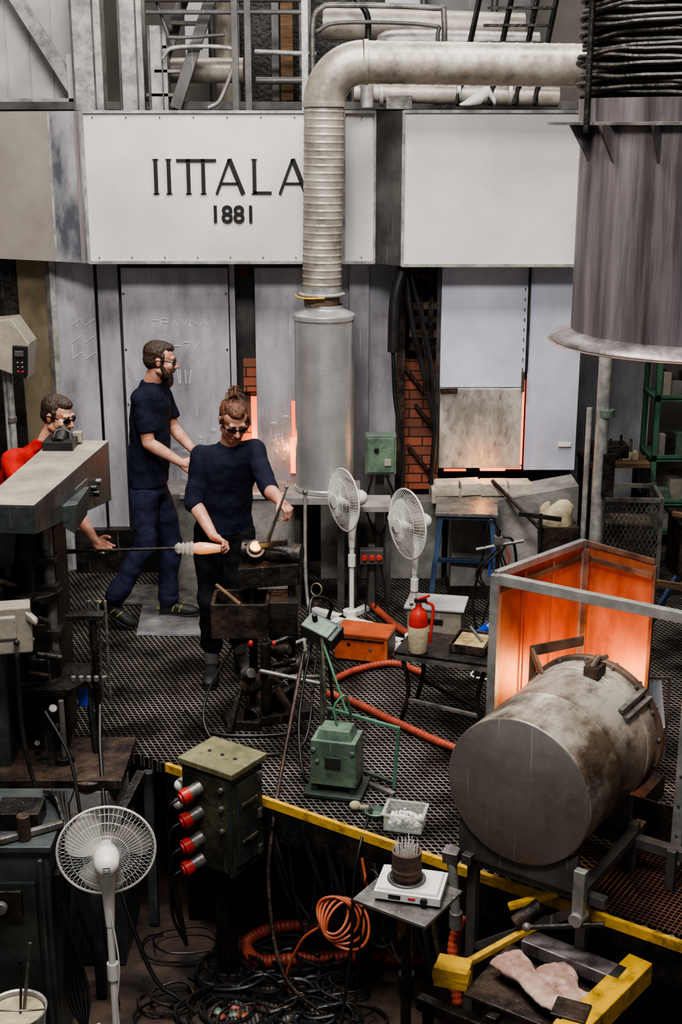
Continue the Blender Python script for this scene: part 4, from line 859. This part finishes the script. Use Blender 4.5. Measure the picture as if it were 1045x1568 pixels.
for i in range(-9,20):
    for sg in (1,-1):
        xa=-.21+i*.035;q=cl(xa,.03,xa+.315*sg,.66)
        if q and abs(q[1]-q[3])>.02: b.bar((q[0],-.2,q[1]),(q[2],-.2,q[3]),.006,.006,steel); b.bar((-.21,q[0]*.95,q[1]),(-.21,q[2]*.95,q[3]),.006,.006,steel)
b.box((0,.02,.25),(.34,.3,.4),mk('scrap_fill','#2c2620','#5c5040',12,.9,0,.6,30))
b.done()
b=B('green_shelving',(2.85,10.2,0))
for x in (-.38,.38):
    for y in (-.2,.2): b.box((x,y,.8),(.04,.04,1.6),greenbr)
for z in (.12,.36,.72,1.2,1.55): b.box((0,0,z),(.8,.44,.03),greenbr);b.box((0,-.215,z+.02),(.8,.01,.04),greenbr)
for z in (.14,.38,.74,1.22):
    x=-.35
    while x<.33:
        w_=random.uniform(.05,.14);h_=random.uniform(.09,.2);b.box((x+w_/2,-.09+random.uniform(-.04,.04),z+h_/2),(w_*.92,.18,h_),random.choice((canvas,white,beige,beige,steel,conc,green,rustiron,orangebox)),(0,0,random.uniform(-10,10)));x+=w_
b.done(bevel=.003)
b=B('steel_cabinet',(2.25,11.2,0));b.box((0,0,1.0),(.8,.4,2.0),sheetD);b.box((-.19,-.205,1.02),(.36,.01,1.85),sheetD);b.box((.19,-.205,1.02),(.36,.01,1.85),sheetD);b.cyl((.03,-.23,1.0),(.03,-.21,1.0),.015,steel);b.box((0,-.21,.04),(.8,.02,.08),dkmetal);b.done(bevel=.004)
b=B('tool_bench',(2.15,10.0,0));b.box((0,0,.72),(.5,.4,.04),wood)
for x in(-.22,.22):
    for y in(-.17,.17): b.box((x,y,.36),(.04,.04,.7),iron)
b.box((-.05,0,.8),(.3,.2,.1),rustiron);b.box((.1,-.05,.77),(.15,.1,.06),canvas);b.box((0,0,.3),(.44,.34,.03),iron)
for i in range(5): b.cyl((-.2+.08*i,-.1,.74),(-.2+.08*i,-.05,.9+.03*(i%2)),.01,random.choice((iron,wood,steel)),seg=8)
b.done(bevel=.003)
b=B('scrap_box',(2.75,9.35,0));b.box((0,0,.22),(.5,.4,.44),rustiron);b.box((0,0,.44),(.54,.44,.03),iron);b.bar((-.3,-.1,.5),(.2,-.3,.46),.05,.03,wood);b.done(bevel=.004)
b=B('blue_barrier',(2.0,7.4,0));b.bar((-.3,.3,.55),(.5,-.1,.55),.03,.04,wood);b.bar((-.2,.2,0),(.1,.3,.55),.03,.03,bluep);b.bar((.45,-.1,0),(.45,-.1,.55),.03,.03,bluep);b.bar((-.28,.28,0),(-.28,.28,.55),.03,.03,bluep);b.done()
b=B('hanging_cloth',(1.63,6.35,0),-20);b.add([(-.08,0,.42),(.06,0,.45),(.1,-.03,.2),(.02,-.05,.14),(-.08,-.04,.2),(-.0,.0,.32)],[(0,5,4),(0,1,5),(1,2,5),(2,3,5),(3,4,5)],mk('pale_blue_cloth','#9fb4bd','#b9c8cc',6,.9));b.bar((-.1,.02,.44),(.1,.02,.46),.015,.015,steel);b.bar((-.1,.02,0),(-.1,.02,.44),.015,.015,steel);b.bar((.1,.02,0),(.1,.02,.46),.015,.015,steel);b.done()
# ---------------------------------------------------------------- hoses and cables
def hose(name,pts,r=.026,mat=redhose):
    b=B(name);P=[V(p) for p in pts];q=[];PP=[P[0]*2-P[1]]+P+[P[-1]*2-P[-2]]
    for i in range(1,len(PP)-2):
        n=max(4,int((PP[i+1]-PP[i]).length/.008))
        for k in range(n):
            t=k/n;a,b_,c,d=PP[i-1],PP[i],PP[i+1],PP[i+2];q.append(.5*((2*b_)+(c-a)*t+(2*a-5*b_+4*c-d)*t*t+(3*b_-a-3*c+d)*t**3))
    q.append(P[-1])
    b.tube(q,lambda L,i:r*(1.0 if i%3 else .86),mat,12,sm=False);b.done()
hose('corrugated_hose',[(.2,8.6,.04),(.38,8.15,.03),(.58,7.85,.03),(.72,7.7,.03)])
hose('corrugated_hose',[(-.04,7.3,.03),(.1,7.45,.03),(.32,7.55,.03),(.5,7.4,.03)],.022)
hose('corrugated_hose',[(-.08,7.1,.03),(.05,7.0,.03),(.3,6.72,.03),(.55,6.45,.03),(.85,6.2,.03)],.023)
hose('extraction_hose',[(.02,6.12,-.90),(-.2,6.16,-.91),(-.42,6.1,-.91),(-.50,5.97,-.91),(-.42,5.84,-.91),(-.2,5.86,-.91),(.1,5.87,-.91),(.45,5.85,-.91)],.034)
hose('drain_hose',[(.52,4.95,-.5),(.5,5.05,-.3),(.54,5.1,-.15)],.026)
b=B('orange_cable_coil')
for k in range(5):
    pts=[];cx_,cy_,cz_=-.04+.018*k,5.50-.01*k,-.40-.012*k
    for i in range(25): a=2*pi*i/24;pts.append((cx_+(.075+.007*k)*cos(a),cy_+.05*sin(a)+.02*cos(a*2+k),cz_+(.07+.008*k)*sin(a)))
    b.tube(pts,.0075,orange,8,res=2)
b.tube([(.06,5.5,-.35),(.12,5.45,-.25),(.10,5.50,-.1)],.0075,orange);b.tube([(-.08,5.5,-.46),(-.2,5.55,-.6),(-.28,5.6,-.9),(-.1,5.6,-.93)],.0075,orange);b.done()
b=B('cable_tangle')
for k in range(38):
    cx_,cy_=random.uniform(-.95,.1),random.uniform(5.35,6.0);r_=random.uniform(.08,.22);n=random.randint(8,18);pts=[];a0=random.uniform(0,6);ex=random.uniform(.6,1.3)
    for i in range(n): a=a0+i*.6;pts.append((cx_+r_*cos(a)*ex+.006*i,cy_+r_*.8*sin(a)+.01*sin(i*1.7),-.935+.004*i+.01*sin(i)))
    b.tube(pts,random.choice((.006,.008,.010)),random.choice((black,black,black,black,rustiron)),6,res=4)
b.done()
b=B('hanging_cable_bundle')
for k in range(16):
    x=-.38+.055*k+random.uniform(-.03,.03);y=6.26-.675*(x+.926)-.04;w1=random.uniform(.1,.4)
    b.tube([(x,y,-.12),(x+w1*.3,y-.06,-.4),(x+w1*.8,y-.1,-.62),(x+w1*1.2,y-.08,-.5),(x+w1*1.4,y-.04,-.2)],random.choice((.007,.010,.013)),random.choice((black,black,iron,rustiron)),7)
b.done()
def cable(name,pts,r=.01,mat=black):
    b=B(name);b.tube(pts,r,mat);b.done()
cable('press_air_hose',[(-1.58,5.9,.76),(-1.56,5.85,.3),(-1.42,5.75,-.2),(-1.3,5.72,-.6),(-1.2,5.7,-.93)],.012)
cable('press_power_cable',[(-1.28,6.35,.3),(-1.24,6.1,.1),(-1.15,5.8,-.3),(-.95,5.6,-.8),(-.8,5.55,-.93)],.011)
cable('meter_cable',[(-1.45,5.85,.5),(-1.32,5.75,.3),(-1.25,5.62,.0),(-1.18,5.6,-.5),(-1.1,5.5,-.93)],.009)
cable('mould_stand_cable',[(-.5,6.9,.6),(-.75,6.7,.2),(-.7,6.5,.02),(-.4,6.35,.012),(-.2,6.5,.012),(-.15,6.8,.3),(-.12,6.9,.5)],.008)
cable('foot_control_cable',[(-.14,6.6,.64),(-.2,6.4,.4),(-.22,6.2,.2),(-.18,6.05,.012),(-.1,6.2,.012)],.008)
cable('rusty_gas_hose',[(-.2,6.45,.55),(-.28,6.1,.2),(-.34,5.85,-.1),(-.36,5.7,-.4),(-.28,5.5,-.75),(-.05,5.4,-.93)],.011,rustiron)
cable('hot_plate_cable',[(.15,5.75,.02),(.10,5.55,-.02),(.06,5.45,-.2),(.05,5.4,-.5),(0,5.3,-.9)],.008)
cable('white_extension_cord',[(1.0,8.0,.02),(.9,7.6,.012),(.8,7.4,.012),(.95,7.3,.012),(.9,7.1,.012)],.007,white)
cable('floor_cable',[(-.9,6.9,.012),(-.7,6.6,.012),(-.3,6.6,.012),(-.2,6.75,.012)],.008)
for k in range(4): cable('outlet_cable',[(.15+.04*k,8.52,.38),(.12+.06*k,8.48,.2),(.1+.07*k,8.44,.02),(.15+.05*k,8.3,.012)],.006)
b=B('gas_pipe_run');b.tube([(-.24,8.4,.9),(-.24,8.4,.3),(-.2,8.3,.05),(-.1,8.15,.02),(-.3,7.9,.02)],.012,galv);b.sph((-.24,8.4,.9),.02,steel);b.tube([(-.24,7.95,.02),(-.22,7.6,.02),(-.24,7.35,.02)],.012,galv);b.cyl((-.22,7.35,.0),(-.22,7.35,.2),.012,steel);b.done()
b=B('power_outlet_strip',(.21,8.5,.42));b.box((0,0,0),(.16,.08,.1),dkmetal);b.box((0,.06,-.18),(.05,.05,.48),dkmetal)
for x in(-.05,0,.05): b.cyl((x,-.04,.0),(x,-.06,.0),.02,redp,seg=14)
b.done(bevel=.004)
b=B('floor_grate_cover',(-.30,5.5,-.95),12);b.box((0,0,.008),(.5,.36,.016),steel);b.bar((-.25,-.18,.01),(.25,-.18,.01),.02,.02,iron);b.bar((-.25,.18,.01),(.25,.18,.01),.02,.02,iron)
for i in range(24): b.box((-.24+i*.021,0,.02),(.006,.35,.008),iron)
b.done()
b=B('cloth_scraps',(-.52,5.45,-.95))
for i in range(6): b.sph((random.uniform(-.1,.1),random.uniform(-.05,.05),.02),(random.uniform(.02,.04),random.uniform(.015,.03),.012),random.choice((redhose,green,redhose)),8)
b.done(disp=.02,dscale=.03)
# ---------------------------------------------------------------- lights
def area(name,loc,size,e,col=(1,1,1),rot=(0,0,0),sy=None):
    d=bpy.data.lights.new(name,'AREA');d.energy=e;d.color=col;d.size=size
    if sy: d.shape='RECTANGLE';d.size_y=sy
    o=bpy.data.objects.new(name,d);o.location=loc;o.rotation_euler=[radians(a) for a in rot];bpy.context.scene.collection.objects.link(o);return o
area('front_fill_light',(-1.2,5.6,7.3),1.6,480,(1,.96,.92),(0,0,0),1.0)
area('front_fill_light',(1.8,7.0,7.3),1.6,290,(1,.96,.92),(0,0,0),1.0)
area('front_fill_light',(-0.3,2.2,6.9),2.2,520,(1,.98,.97),(54,0,0),.9)  # added front fill aimed at the furnace wall and workers, no ceiling fixture
area('gallery_light',(0,12.2,7.2),5,230,(1,.96,.92),(-15,0,0),1.2)
def pt(name,loc,e,col,r=.05):
    d=bpy.data.lights.new(name,'POINT');d.energy=e;d.color=col;d.shadow_soft_size=r
    o=bpy.data.objects.new(name,d);o.location=loc;bpy.context.scene.collection.objects.link(o)
Rm=Matrix.Rotation(radians(-34),3,'Z')
p=V((.758,4.9,0))+Rm@V((-.24,1.2,.48));pt('drum_fire_light',p,13,(1,.53,.2),.1)
pt('furnace_mouth_light',(1.0,8.93,.95),2.4,(1,.4,.12),.03)
pt('furnace_gap_light',(-.68,9.44,1.0),3,(1,.38,.1),.03)
pt('furnace_gap_light',(-.40,9.26,.95),1.5,(1,.38,.1),.02)
pt('molten_glass_light',(-.48,6.88,1.0),.6,(1,.6,.25),.03)
w=bpy.data.worlds.new('world');bpy.context.scene.world=w;w.use_nodes=True
w.node_tree.nodes['Background'].inputs[0].default_value=(.82,.86,.92,1);w.node_tree.nodes['Background'].inputs[1].default_value=.34
# ---------------------------------------------------------------- camera
cd=bpy.data.cameras.new('camera');cam=bpy.data.objects.new('camera',cd);bpy.context.scene.collection.objects.link(cam)
cam.location=(0,0,3.25);cam.rotation_euler=(radians(90-16.5),0,0)
cd.sensor_fit='VERTICAL';cd.sensor_height=36;cd.lens=45.92;cd.clip_start=.05
bpy.context.scene.camera=cam
bpy.context.scene.view_settings.view_transform='AgX'
try: bpy.context.scene.view_settings.look='AgX - Medium High Contrast'
except Exception: pass
